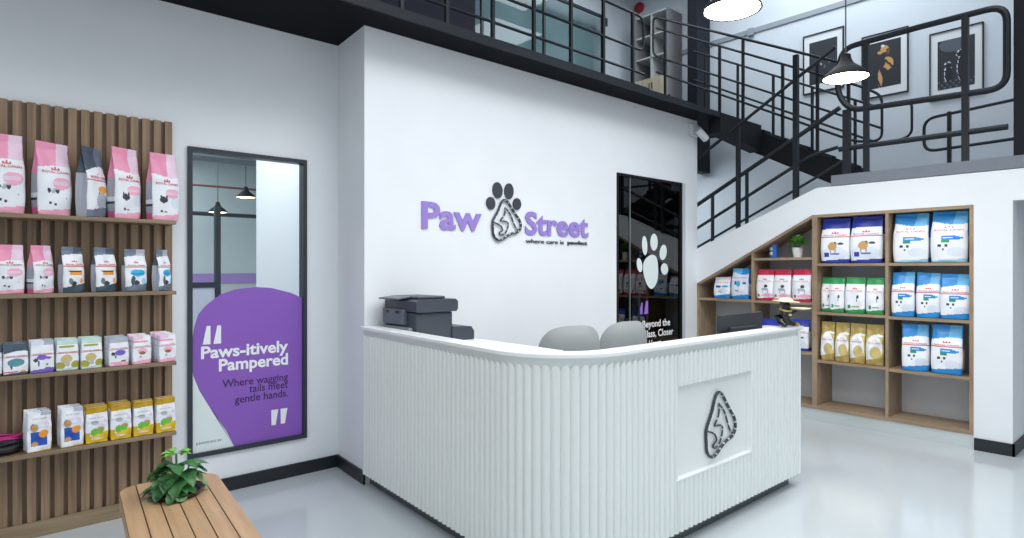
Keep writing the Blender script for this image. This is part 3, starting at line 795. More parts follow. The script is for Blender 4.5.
# small pouches on the low shelves
pw = [('r', 0, 0, 1, 1, 'pale')]
ST['pouch_slate'] = style('slate', 'slate', 'slate', [('r', .7, .08, .9, .13, 'orange'), ('e', .5, .40, .34, .13, 'teal'), ('e', .32, .28, .05, .1, 'slate'), ('r', .0, .08, .6, .12, 'red')], pw, topv=.72, wave=.05, both=.07, text_v=.60, seal=.97, crumple=.001)
ST['pouch_violet'] = style('pale', 'lgrey', 'violet', [('e', .48, .48, .22, .08, 'violet'), ('e', .76, .46, .12, .04, 'violet'), ('e', .22, .40, .09, .06, 'dark'), ('e', .34, .3, .04, .1, 'dgrey'), ('r', .62, .1, .84, .16, 'brown'), ('e', .7, .25, .05, .04, 'grey'), ('e', .5, .3, .4, .12, 'white')], pw, topv=.86, wave=0, both=.12, text_v=.58, seal=.97, crumple=.001)
ST['pouch_olive'] = style('mint', 'mint', 'mint', [('r', .1, .73, .8, .8, 'olive'), ('e', .5, .22, .1, .09, 'lgrey'), ('e', .15, .17, .25, .11, 'olive'), ('e', .85, .18, .2, .12, 'olive'), ('e', .45, .37, .26, .14, 'gold2')], pw, topv=.84, wave=0, both=.07, text_v=.58, seal=.97, crumple=.001)
ST['pouch_violet_red'] = style('lgrey', 'lgrey', 'mpink', [('e', .55, .47, .27, .1, 'violet'), ('e', .2, .44, .1, .06, 'dark'), ('e', .32, .34, .05, .06, 'grey'), ('r', .6, .14, .84, .2, 'brown'), ('e', .52, .33, .26, .08, 'pale'), ('r', .05, .09, .6, .15, 'mpink')], pw, topv=.84, wave=0, both=.09, text_v=.62, seal=.97, crumple=.001)
ST['pouch_pink'] = style('lpink', 'white', 'mpink', [('e', .5, .39, .18, .06, 'brown'), ('e', .52, .46, .27, .1, 'mpink'), ('e', .4, .26, .06, .04, 'lgrey'), ('r', 0, .76, .8, .83, 'pink')], pw, topv=.86, wave=.03, both=.13, text_v=.62, seal=.97, crumple=.001)
ST['treat_blue'] = style('white', 'lgrey', 'yellow', [('e', .3, .6, .15, .1, 'tan'), ('e', .22, .63, .1, .08, 'brown'), ('e', .66, .44, .2, .1, 'orange'), ('e', .3, .2, .15, .06, 'tan'), ('r', .14, .15, .8, .5, 'navy'), ('r', .3, .06, .6, .075, 'dark'), ('r', .7, .62, .9, .72, 'lpink'), ('r', .12, .5, .85, .74, 'pale')], pw, topv=.9, wave=0, both=.025, text_v=.82, red_rule=False, tw=.6, seal=.97, crumple=.002, tall=.02)
ST['treat_yellow'] = style('dyel', 'dyel', 'yellow', [('r', .22, .24, .78, .36, 'lime'), ('e', .4, .3, .18, .11, 'lime'), ('e', .66, .36, .18, .08, 'tan'), ('e', .4, .56, .18, .06, 'lgrey'), ('r', .78, .55, .92, .66, 'lpink'), ('e', .5, .45, .35, .1, 'pale'), ('r', 0, .0, .2, .3, 'yellow'), ('r', .8, 0, 1, .3, 'yellow')], [('r', 0, 0, 1, .3, 'yellow'), ('r', 0, .3, 1, .8, 'pale'), ('r', 0, .8, 1, 1, 'dyel')], topv=.82, wave=.01, both=.22, text_v=.69, red_rule=False, tw=.7, seal=.94, crumple=.002, tall=.02)

_BAGS = {}
def bag(kind, name, label, cat, group, x, y, z, w, h, d, rz=0., seed=0, text='ROYAL CANIN', tilt=0.):
    """a filled paper bag; body with printed face, lettering part"""
    key = (kind, seed, w, h, d)
    if key not in _BAGS:
        st = ST[kind]
        bm, keys, front = bag_mesh(st, w, h, d, seed)
        root = obj(name, bm, [cm(k) for k in keys])
        tb = BM()
        vs, fs, tw_ = text_tris(text, .015)
        tw = st['tw']; u0 = .5 - tw / 2
        def mp(xx, zz, dd):
            p = front(min(.99, max(.01, xx)), zz); return (p.x, p.y - .0022, p.z)
        text_into(tb, text, u0, u0 + tw, st['text_v'], st['tall'], 0, .015, 0, 0, 'y', mp)
        l = obj('lettering', tb, mat('red_lettering' if kind not in ('treat_blue', 'treat_yellow') else 'grey_lettering', (206, 40, 60) if kind not in ('treat_blue', 'treat_yellow') else (160, 110, 110), .5), root)
        if kind == 'treat_yellow':
            t2 = BM(); text_into(t2, 'Chicken', .25, .78, .09, .07, 0, .02, 0, 0, 'y', mp); obj('flavour_lettering', t2, M_WHITE, root)
        if kind == 'treat_blue':
            pass
        _BAGS[key] = root
        root.name = name
        o = root
    else:
        o = copy_tree(_BAGS[key])
    o.location = (x, y, z + .0015); o.rotation_euler = (tilt, 0, rz)
    return tag(o, label, cat, group)

# ------------------------------------------------------------------ slatted shelf wall
YP = 4.335     # slat face
su = thing('slatted_shelf_unit', 'brown wooden slat panel with four oak shelves of pet food', 'shelving', (-.55, YL, 0))
PXR = .938
b = BM(); box(b, 0, PXR + .55, -.015, -.001, .0, 2.43)
x = PXR
while x > -.54:
    xa = max(-.55, x - .0405); box(b, xa + .55, x + .55, YP - YL, -.015, .02, 2.43); x -= .062
obj('slatted_back', b, M_SLAT, su)
SZ = [1.795, 1.366, .935, .508]
for z in SZ:
    b = BM(); box(b, 0, .925 + .55, 4.165 - YL, YP - YL - .001, z - .022, z, .002); obj('shelf', b, M_SHELF, su)
b = BM(); box(b, 0, PXR + .55, YP - YL - .012, YP - YL - .001, .0, .088); obj('base_board', b, M_SHELF, su)

G1 = 'cat food bags on the top slat-wall shelf'
z = SZ[0]
bag('kitten', 'pet_food_bag', 'pink kitten food bag on the top slat-wall shelf, cut off by the picture edge', 'pet food bag', G1, .115, 4.255, z, .165, .425, .10, R(14), 1)
bag('kitten', 'pet_food_bag', 'pink and white kitten food bag on the top slat-wall shelf, just before the grey bag', 'pet food bag', G1, .32, 4.255, z, .165, .405, .10, R(20), 2)
bag('grey_cat', 'pet_food_bag', 'dark grey cat food bag turned sideways among the pink bags on the top shelf', 'pet food bag', G1, .50, 4.24, z, .15, .40, .10, R(46), 3)
bag('kitten_face', 'pet_food_bag', 'pink bag with a kitten face next to the dark grey bag on the top shelf', 'pet food bag', G1, .665, 4.255, z, .155, .42, .10, R(25), 4)
bag('kitten_face', 'pet_food_bag', 'pink bag with a kitten face at the window end of the top shelf', 'pet food bag', G1, .868, 4.25, z, .165, .412, .10, R(18), 5)
z = SZ[1]; G2 = 'small cat food bags on the second slat-wall shelf'
bag('kitten', 'pet_food_bag', 'small pink kitten food bag on the second shelf, farthest from the poster window', 'pet food bag', G2, .135, 4.24, z, .125, .262, .07, R(6), 6)
bag('kitten', 'pet_food_bag', 'small pink kitten food bag turned aside next to the orange-label grey bag', 'pet food bag', G2, .27, 4.245, z, .11, .262, .075, R(32), 7)
bag('grey_orange', 'pet_food_bag', 'small grey bag with orange label beside the small pink bags', 'pet food bag', G2, .408, 4.245, z, .112, .256, .07, R(24), 8)
bag('grey_orange', 'pet_food_bag', 'small grey bag with orange label beside the blue-label grey bags', 'pet food bag', G2, .562, 4.245, z, .117, .256, .07, R(24), 9)
bag('grey_blue', 'pet_food_bag', 'small grey bag with blue label facing the room on the second shelf', 'pet food bag', G2, .715, 4.245, z, .12, .25, .07, R(14), 10)
bag('grey_blue', 'pet_food_bag', 'small grey bag with blue label turned aside at the window end of the second shelf', 'pet food bag', G2, .86, 4.25, z, .10, .25, .07, R(40), 11)

def stack(kind, desc, where, cat, group, xs, z, w, h, n, rz, dy, seed, y0=4.195, name='food_pouch'):
    """pouches standing one behind another"""
    xc = (xs[0] + xs[1]) / 2
    for k in range(n):
        lab = ('%s, front, %s' % (desc, where)) if k == 0 else ('%s, behind the front one, %s' % (desc, where))
        bag(kind, name, lab, cat, group if k == 0 else group + ' behind ' + where, xc + (k % 2) * .003 - dy * k * math.sin(rz), y0 + dy * k, z, w, h + .003 * k, .018, rz, seed)
z = SZ[2]; G3 = 'cat food pouches on the third slat-wall shelf'
stack('pouch_slate', 'slate pouch', 'at the picture edge of the third shelf', 'pouch', G3, (-.0, .108), z, .104, .165, 2, R(6), .026, 20)
stack('pouch_slate', 'slate pouch with teal oval', 'beside the violet-flash pouches', 'pouch', G3, (.11, .214), z, .104, .165, 3, R(6), .028, 20)
stack('pouch_violet', 'white pouch with violet flash', 'beside the slate pouches', 'pouch', G3, (.222, .326), z, .104, .172, 3, R(6), .028, 21)
stack('pouch_olive', 'mint and olive pouch', 'next to the violet-flash pouches', 'pouch', G3, (.335, .436), z, .102, .172, 3, R(6), .028, 22)
stack('pouch_olive', 'mint and olive pouch', 'in the middle of the third shelf', 'pouch', G3, (.446, .548), z, .102, .172, 3, R(10), .028, 22)
stack('pouch_violet_red', 'grey pouch with violet dome', 'between olive and pink pouches', 'pouch', G3, (.577, .681), z, .102, .162, 4, R(10), .028, 23)
stack('pouch_pink', 'pale pink pouch', 'next to the violet-dome pouches', 'pouch', G3, (.696, .795), z, .10, .165, 4, R(12), .028, 24)
stack('pouch_pink', 'pale pink pouch', 'at the window end of the third shelf', 'pouch', G3, (.832, .93), z, .10, .165, 5, R(14), .028, 24)
z = SZ[3]; G4 = 'treat pouches on the lowest slat-wall shelf'
stack('treat_blue', 'white treat pouch with blue picture', 'next to the coiled leads', 'treat pouch', G4, (.205, .317), z, .108, .216, 3, R(10), .036, 30, name='treat_pouch')
stack('treat_blue', 'white treat pouch with blue picture', 'next to the yellow pouches', 'treat pouch', G4, (.353, .462), z, .106, .216, 3, R(8), .036, 30, name='treat_pouch')
stack('treat_yellow', 'yellow treat pouch', 'next to the blue-picture pouches', 'treat pouch', G4, (.468, .576), z, .106, .203, 3, R(3), .036, 31, name='treat_pouch')
stack('treat_yellow', 'yellow treat pouch', 'second from the blue-picture pouches', 'treat pouch', G4, (.588, .691), z, .104, .203, 3, R(4), .036, 31, name='treat_pouch')
stack('treat_yellow', 'yellow treat pouch', 'second from the window end of the lowest shelf', 'treat pouch', G4, (.701, .806), z, .104, .203, 2, R(4), .036, 31, name='treat_pouch')
stack('treat_yellow', 'yellow treat pouch', 'at the window end of the lowest shelf', 'treat pouch', G4, (.818, .925), z, .105, .206, 2, R(6), .036, 31, name='treat_pouch')
# coiled leads
def coil(name, label, m, cx, cy, z, n, rx, ry, r, seed):
    rnd = random.Random(seed); b = BM()
    pts = []
    for k in range(n):
        ox, oy = rnd.uniform(-.012, .012), rnd.uniform(-.01, .01); sx, sy = rnd.uniform(.8, 1.05), rnd.uniform(.8, 1.05)
        for a in range(18):
            th = 2 * PI * a / 18
            pts.append((cx + ox + rx * sx * math.cos(th), cy + oy + ry * sy * math.sin(th), z + r + (k + a / 18) * r * 1.15 + .004 * math.sin(3 * th + k)))
    tube(b, pts, r, 7)
    return tag(obj(name, b, m, None, True), label, 'pet lead')
coil('pet_lead', 'black coiled pet lead lying on the lowest slat-wall shelf', mat('black_webbing', (28, 28, 34), .5), .10, 4.25, SZ[3] + .004, 7, .085, .05, .008, 3)
coil('pet_lead', 'magenta coiled pet lead on top of the black lead', mat('magenta_webbing', (196, 40, 130), .5), .105, 4.255, SZ[3] + .072, 3, .08, .045, .006, 5)

# ------------------------------------------------------------------ bookcase under the stairs
bc = thing('bookcase', 'oak bookcase built under the stairs with a sloping end', 'bookcase', (XB, 0, 0))
X0, X1 = -.004, .36
TH = .026
def yz(name, pts, m=M_OAK, x0=X0, x1=X1):
    b = BM(); prism(b, pts, 'x', x0, x1); return obj(name, b, m, bc)
def hz(name, y0, y1, zt, m=M_OAK, x0=X0 + .002, x1=X1, th=TH):
    return yz(name, [(y0, zt - th), (y1, zt - th), (y1, zt), (y0, zt)], m, x0, x1)
K = .118
yz('upright', [(1.297, K), (1.323, K), (1.323, BT - .001), (1.297, BT - .001)])
yz('upright', [(1.925, K), (1.951, K), (1.951, BT - TH - .001), (1.925, BT - TH - .001)])
yz('upright', [(2.553, K), (2.60, K), (2.60, BT - .001), (2.553, BT - .001)])
yz('upright', [(3.205, K), (3.231, K), (3.231, btop(3.231) - TH * 1.2), (3.205, btop(3.205) - TH * 1.2)])
yz('upright', [(3.86, K), (3.886, K), (3.886, 1.33), (3.86, 1.335)])
hz('top_panel', 1.323, 2.553, BT - .001)
yz('sloping_top', [(2.60, BT - .002), (3.886, 1.336), (3.886, 1.336 - TH * 1.15), (2.60, BT - .002 - TH * 1.15)])
for y0, y1, zs in ((1.323, 1.925, (1.555, 1.07, .595)), (1.951, 2.553, (1.555, 1.078, .605)), (2.60, 3.205, (1.617, 1.168, .672)), (3.231, 3.86, (1.172, .672))):
    for zt in zs: hz('shelf', y0, y1, zt)
for y0, y1 in ((1.323, 1.925), (1.951, 2.553), (2.60, 3.205), (3.231, 3.86)):
    hz('bottom_board', y0, y1, K + .035, x0=X0, th=.035)
yz('back_panel', [(1.297, K), (3.886, K), (3.886, 1.33), (2.60, BT - .01), (1.297, BT - .01)], M_BACKP, X1, X1 + .012)
yz('kick_plate', [(1.297, .0), (3.886, .0), (3.886, K), (1.297, K)], M_STEEL, .008, .02)

def rbag(kind, label, yc, w, z0, h, d, seed, rz=0., group='dog food bags in the bookcase', x=None):
    bag(kind, 'pet_food_bag', label, 'pet food bag', group, (x if x else XB + .02 + d / 2), yc, z0, w, h, d, R(-90) + rz, seed)
rbag('royal_big', 'large royal blue and white bag on the top shelf beside the sloping end', 2.405, .258, 1.557, .436, .15, 40, R(5))
rbag('royal_big', 'large royal blue and white bag on the top shelf next to the pale blue bags', 2.128, .27, 1.557, .44, .15, 41, R(3))
rbag('puppy_big', 'large pale blue puppy bag on the top shelf next to the royal blue bags', 1.766, .272, 1.557, .44, .16, 42, R(2))
rbag('puppy_big', 'large pale blue puppy bag in the top outer corner of the bookcase', 1.478, .266, 1.557, .442, .16, 43, R(2))
rbag('puppy', 'blue puppy bag on the middle shelf next to the green bags', 1.825, .18, 1.071, .40, .12, 44, R(4))
rbag('puppy', 'blue puppy bag in the middle of three on the shelf beside the green bags', 1.632, .178, 1.071, .395, .12, 45, R(8))
rbag('puppy', 'blue puppy bag on the middle shelf at the outer end of the bookcase', 1.437, .208, 1.071, .385, .12, 46, R(8))
rbag('puppy', 'blue puppy bag leaning on the third shelf next to the gold bags', 1.735, .205, .596, .41, .12, 47, R(16))
rbag('puppy', 'blue puppy bag upright on the third shelf at the outer end of the bookcase', 1.495, .225, .596, .42, .12, 48, R(4))
rbag('green', 'green and white bag half hidden beside the crimson bags side of the bookcase', 2.49, .11, 1.079, .335, .10, 49, R(2), x=XB + .11)
rbag('green', 'green and white bag second along from the sloping end', 2.385, .135, 1.079, .335, .10, 50, R(3))
rbag('green', 'widest green and white bag third along its row', 2.222, .172, 1.079, .34, .10, 51, R(2))
rbag('green', 'green and white bag next to the blue puppy bags', 2.052, .148, 1.079, .335, .10, 52, R(5))
for k, (yc, w, rz, lb) in enumerate(((2.472, .125, 6, 'gold foil bag at the sloping end of its row'), (2.338, .125, 7, 'gold foil bag second from the sloping end of its row'), (2.202, .132, 6, 'gold foil bag second from the blue puppy bags'), (2.055, .148, 6, 'gold foil bag next to the blue puppy bags on the third shelf'))):
    rbag('gold', lb, yc, w, .606, .375, .10, 53 + k, R(rz))
rbag('crimson', 'crimson and white bag at the far end of its row above the monitor', 3.104, .18, 1.169, .325, .11, 60, R(4))
rbag('crimson', 'crimson and white bag in the middle of its row', 2.922, .178, 1.169, .325, .11, 61, R(2))
rbag('crimson', 'crimson and white bag standing apart next to the green bags', 2.722, .185, 1.169, .328, .11, 62, R(2))
rbag('pup_white', 'whitish puppy bag with blue base under the slope at the bookcase end', 3.60, .185, 1.173, .235, .10, 63, R(6))
rbag('pup_blue', 'pale blue puppy bag with white middle next to the crimson bags', 3.385, .195, 1.173, .33, .10, 64, R(2))
rbag('royal_big', 'royal blue bag partly hidden behind the dog figurine', 3.05, .20, .673, .30, .11, 65, R(4))
rbag('royal_big', 'royal blue bag on the low shelf just past the desk end', 2.755, .20, .673, .315, .11, 66, R(4))
# blue can and small plant on the slope shelf
t = thing('treat_can', 'small blue can on the shelf under the slope beside a white flower pot', 'can', (XB + .12, 3.045, 1.619))
b = BM(); lathe(b, [(0, 0), (.04, 0), (.042, .004), (.042, .128), (.038, .14), (0, .14)], 24); obj('body', b, mat('can_blue', (48, 110, 196), .35), t, True)
b = BM()
for k in range(2):
    for a in (0, 1):
        th0 = PI * .75 + a * .5
        vs = [b.verts.new((.0428 * math.cos(th0 + q * .4), .0428 * math.sin(th0 + q * .4), .03 + k * .05 + r * .03)) for q, r in ((0, 0), (1, 0), (1, 1), (0, 1))]
        b.faces.new(vs)
obj('label_print', b, M_WHITE, t)
b = BM(); lathe(b, [(.039, .136), (.041, .146), (.0, .147)], 24); obj('lid', b, M_RED, t, True)

def leaf_bm(b, base, direction, length, width, droop, up=Vector((0, 0, 1)), mi=0, lobes=True):
    d = Vector(direction).normalized(); s = d.cross(up)
    if s.length < 1e-4: s = Vector((1, 0, 0))
    s.normalize(); n = s.cross(d).normalized()
    N = 8; rows = []
    for i in range(N + 1):
        t = i / N
        c = Vector(base) + d * length * t - Vector((0, 0, 1)) * droop * t * t * length
        w = width * (math.sin(PI * min(1, t * .92 + .08)) ** .75) * (1 + (.18 * math.sin(t * 17) if lobes else 0)) * (1.15 - .3 * t)
        if i == N: w = .001
        rows.append([b.verts.new(c - s * w + n * w * .35), b.verts.new(c - s * w * .5 + n * w * .12), b.verts.new(c), b.verts.new(c + s * w * .5 + n * w * .12), b.verts.new(c + s * w + n * w * .35)])
    for A, B in zip(rows, rows[1:]):
        for k in range(4):
            f = b.faces.new((A[k], A[k + 1], B[k + 1], B[k])); f.material_index = mi; f.smooth = True

t = thing('potted_plant', 'small bushy green plant in a white pot on the bookcase slope shelf', 'plant', (XB + .13, 2.80, 1.619))
b = BM(); lathe(b, [(0, 0), (.042, 0), (.056, .10), (.052, .10), (.045, .085), (0, .085)], 24); obj('pot', b, M_POTWHT, t, True)
b = BM(); rnd = random.Random(4)
for k in range(240):
    a = rnd.uniform(0, 2 * PI); e = rnd.uniform(-.2, 1.4); r0 = rnd.uniform(.03, .082)
    d = Vector((math.cos(a) * math.cos(e), math.sin(a) * math.cos(e), math.sin(e)))
    leaf_bm(b, Vector((0, 0, .135)) + d * r0 * Vector((1, 1, .9)).length / 1.7, d + Vector((0, 0, .3)), rnd.uniform(.03, .045), .017, .3, mi=rnd.choice((0, 0, 0, 1)), lobes=False)
for k in range(7):
    a = 2 * PI * k / 7; tube(b, [(0, 0, .085), (.05 * math.cos(a), .05 * math.sin(a), .15)], .003, 5, mi=2)
obj('foliage', b, [M_LEAF3, M_LEAF, M_LEAF], t)

# ------------------------------------------------------------------ bench with planter
be = thing('wooden_bench', 'pale oak plank bench with rounded corners below the slatted shelves', 'bench', (.675, 2.9, 0), R(-5.5))
HW, Y0, Y1 = .212, -.95, .53
out = [(HW, Y0), (HW, Y1 - .10)] + [(HW - .10 + .10 * math.cos(a), Y1 - .10 + .10 * math.sin(a)) for a in (PI * k / 16 for k in range(1, 9))] + \
      [(-HW + .10 + .10 * math.cos(a), Y1 - .10 + .10 * math.sin(a)) for a in (PI / 2 + PI * k / 16 for k in range(0, 8))] + [(-HW, Y1 - .10), (-HW, Y0)]
b = BM(); prism(b, out, 'z', .39, .447); obj('frame', b, M_BENCH, be)
# planks as separate boards clipped to the outline
NP = 6; pwid = 2 * HW / NP
for k in range(NP):
    xa, xb = -HW + k * pwid + .0025, -HW + (k + 1) * pwid - .0025
    def ytop(x):
        ax = abs(x)
        return Y1 if ax < HW - .10 else Y1 - .10 + math.sqrt(max(0, .01 - (ax - (HW - .10)) ** 2))
    pts = [(xa, Y0), (xb, Y0)] + [(xb + (xa - xb) * q / 8, ytop(xb + (xa - xb) * q / 8)) for q in range(9)]
    b = BM(); prism(b, pts, 'z', .4465, .452); obj('plank', b, M_BENCH, be)
b = BM(); prism(b, [(p[0] * .995, p[1] - .001) for p in out], 'z', .445, .4472); obj('groove_bed', b, M_GROOVE, be)
for sx in (-1, 1):
    for yy in (Y0 + .08, Y1 - .14):
        b = BM(); box(b, sx * (HW - .05) - .025, sx * (HW - .05) + .025, yy, yy + .05, 0, .39, .004); obj('leg', b, M_BENCH, be)

t = thing('potted_plant', 'leafy green houseplant in a low black bowl on the oak bench', 'plant', (.705, 3.16, .454))
b = BM(); lathe(b, [(0, 0), (.095, 0), (.115, .022), (.118, .026), (.110, .024), (.09, .012), (0, .012)], 32); obj('bowl', b, M_POTBLK, t, True)
b = BM(); lathe(b, [(.10, .014), (.07, .022), (0, .028)], 24); obj('soil', b, M_SOIL, t, True)
b = BM(); rnd = random.Random(12)
for k in range(34):
    a = rnd.uniform(0, 2 * PI); rad = rnd.uniform(.02, .075); hh = rnd.uniform(.04, .16) * (1.0 if rad < .06 else .85)
    p = Vector((math.cos(a) * rad, math.sin(a) * rad, hh))
    tube(b, [(p.x * .25, p.y * .25, .02), (p.x * .6, p.y * .6, hh * .7), p], .0028, 5, mi=0)
    leaf_bm(b, p, Vector((math.cos(a + rnd.uniform(-.8, .8)), math.sin(a + rnd.uniform(-.8, .8)), rnd.uniform(-.5, .45))), rnd.uniform(.07, .10), rnd.uniform(.030, .043), rnd.uniform(.25, .7), mi=rnd.choice((0, 0, 1)))
for k in range(10):
    a = rnd.uniform(0, 2 * PI)
    leaf_bm(b, (-.005 + .02 * math.cos(a), .02 * math.sin(a), .17 + rnd.uniform(0, .03)), (math.cos(a), math.sin(a), .5), .05, .02, .4, mi=2)
tube(b, [(0, 0, .02), (-.005, 0, .19)], .005, 6, mi=0)
for v in b.verts: v.co.z = max(v.co.z, .005)
obj('foliage', b, [M_LEAF, M_LEAF2, M_LEAF3], t)

# ------------------------------------------------------------------ stairs and railings
def nose2(y): return 2.40 + .535 * (y - 2.16)           # upper flight nosing line
st = thing('stair_flight', 'black steel upper stair flight rising from the landing to the mezzanine', 'staircase', (7.2, 0, 0))
for x0 in (0, .70):
    b = BM(); prism(b, [(2.16, 2.40), (5.2, nose2(5.2)), (5.2, nose2(5.2) - .30), (2.20, 2.40 - .26)], 'x', x0, x0 + .04); obj('stringer', b, M_BLACKER, st)
y = 2.2
while y < 5.15:
    b = BM(); box(b, .04, .70, y, y + .30, nose2(y) - .01, nose2(y) + .02); box(b, .012, .028, y + .02, y + .05, nose2(y + .03) - .01, nose2(y) + .05); obj('tread', b, M_BLACKER, st); y += .27
def nose1(y): return 2.40 - .44 * (y - 2.40)
st = thing('stair_flight', 'lower stair flight hidden behind the white sloped wall', 'staircase', (T + .01, 0, 0))
y = 2.42
while y < 6.0:
    b = BM(); box(b, 0, .82, y, y + .36, nose1(y) - .20, nose1(y) - .16); obj('tread', b, M_BLACKER, st); y += .34
for x0 in (0.0, .78):
    b = BM(); prism(b, [(2.43, nose1(2.43) - .26), (6.2, nose1(6.2) - .26), (6.2, nose1(6.2) - .13), (2.43, nose1(2.43) - .13)], 'x', x0, x0 + .04); obj('stringer', b, M_BLACKER, st)

def railing(name, label, group='black steel railings'):
    return thing(name, label, 'railing', (0, 0, 0), 0, group)
def rail(parent, pts, r=.014, name='rail', rad=.09, m=M_BLACK):
    b = BM(); tube(b, round_path(pts, rad), r, 8); return obj(name, b, m, parent, True)
def post(parent, x, y, z0, z1, w=.016, m=M_BLACK):
    b = BM(); box(b, x - w, x + w, y - w, y + w, z0, z1); return obj('post', b, m, parent)

# mezzanine edge railing
rl = railing('mezzanine_railing', 'long black railing along the mezzanine edge above the sign wall')
for x in (-.05, .4, .84, 1.27, 1.72, 2.176, 2.55, 2.979, 3.41, 3.848, 4.274, 4.70):
    post(rl, x, 3.62, 3.262, 3.94 if x > 4 else 4.05, .013)
rail(rl, [(-.3, 3.62, 3.39), (4.88, 3.62, 3.39)], .012)
rail(rl, [(-.3, 3.62, 3.935), (4.87, 3.62, 3.935), (4.87, 3.62, 3.61), (-.3, 3.62, 3.61)], .012, rad=.09)
# first flight railing on the sloped wall
X = XB + .05
def w1(y): return wtop(y)
rl = railing('stair_railing', 'black railing with four sloping bars on the white stair wall')
rail(rl, [(X, 3.98, 2.74), (X, 2.40, 3.66)], .018)
rail(rl, [(X, 4.0, 2.20), (X, 2.36, 3.06)], .024)
rail(rl, [(X, 4.0, 1.93), (X, 2.62, 2.64), (X, 2.38, 2.68)], .018, rad=.12)
rail(rl, [(X, 4.0, 1.71), (X, 2.62, 2.39), (X, 2.30, 2.56)], .014)
for (y, zt, w) in ((3.72, 2.34, .014), (3.41, 3.06, .02), (3.31, 2.55, .014), (2.782, 3.68, .024)):
    post(rl, X, y, w1(y) - .01, zt, w)
# landing railing, front loop
X = XB + .03
rl = railing('landing_railing', 'black landing railing with a large rounded loop above the bookcase')
ya, yb_ = 2.27, 1.10
loop = [(X, 1.7, 3.637), (X, 1.082, 3.637), (X, 1.082, 2.965), (X, 2.26, 3.01), (X, 2.38, 3.20), (X, 2.34, 3.62), (X, 1.7, 3.637)]
rail(rl, loop, .027, rad=.13, name='loop_rail')
rail(rl, [(X, 2.36, 2.655), (X, 1.075, 2.65)], .025)
for y, w, zt in ((2.29, .03, 3.02), (2.12, .022, 3.63), (1.358, .024, 3.63)): post(rl, X, y, 2.405, zt, w)
# upper flight, near railing
X = 7.22
rl = railing('stair_railing', 'black railing on the open side of the upper stair flight')
rail(rl, [(X, 2.72, nose2(2.72) + 1.10), (X, 5.2, nose2(5.2) + 1.05), (X, 5.2, nose2(5.2) + .5), (X, 4.9, nose2(4.9) + .5)], .016)
rail(rl, [(X, 5.15, nose2(5.15) + .90), (X, 2.5, nose2(2.5) + .90), (X, 2.29, 3.34), (X, 2.29, 2.86), (X, 2.55, nose2(2.55) + .28), (X, 5.15, nose2(5.15) + .28)], .014, rad=.09, name='loop_rail')
rail(rl, [(X, 5.15, nose2(5.15) + .50), (X, 2.3, nose2(2.3) + .52)], .013)
for y in (5.0, 4.17, 3.85, 3.35, 2.95, 2.62): post(rl, X, y, nose2(y) - .05, nose2(y) + (1.06 if y in (5.0, 3.85, 2.95) else .9), .015)
# upper flight, far railing
X = 7.92
rl = railing('stair_railing', 'black railing on the far side of the upper stair flight below the pictures')
rail(rl, [(X, 5.0, nose2(5.0) + .78), (X, 2.5, nose2(2.5) + .78), (X, 2.21, 3.40), (X, 2.21, 3.0), (X, 2.5, nose2(2.5) + .36), (X, 5.0, nose2(5.0) + .36)], .014, rad=.09, name='loop_rail')
for y in (4.8, 4.3, 3.8, 3.3, 2.8): post(rl, X, y, nose2(y) - .05, nose2(y) + .78, .014)
# landing far-side railing
X = 8.1
rl = railing('landing_railing', 'smaller black rounded railing at the rear of the landing')
rail(rl, [(X, 1.0, 3.28), (X, 2.14, 3.20), (X, 2.14, 2.83), (X, 1.0, 2.86)], .017, rad=.12, name='loop_rail')
for y in (1.9, 1.05): post(rl, X, y, 2.405, 3.24, .018)

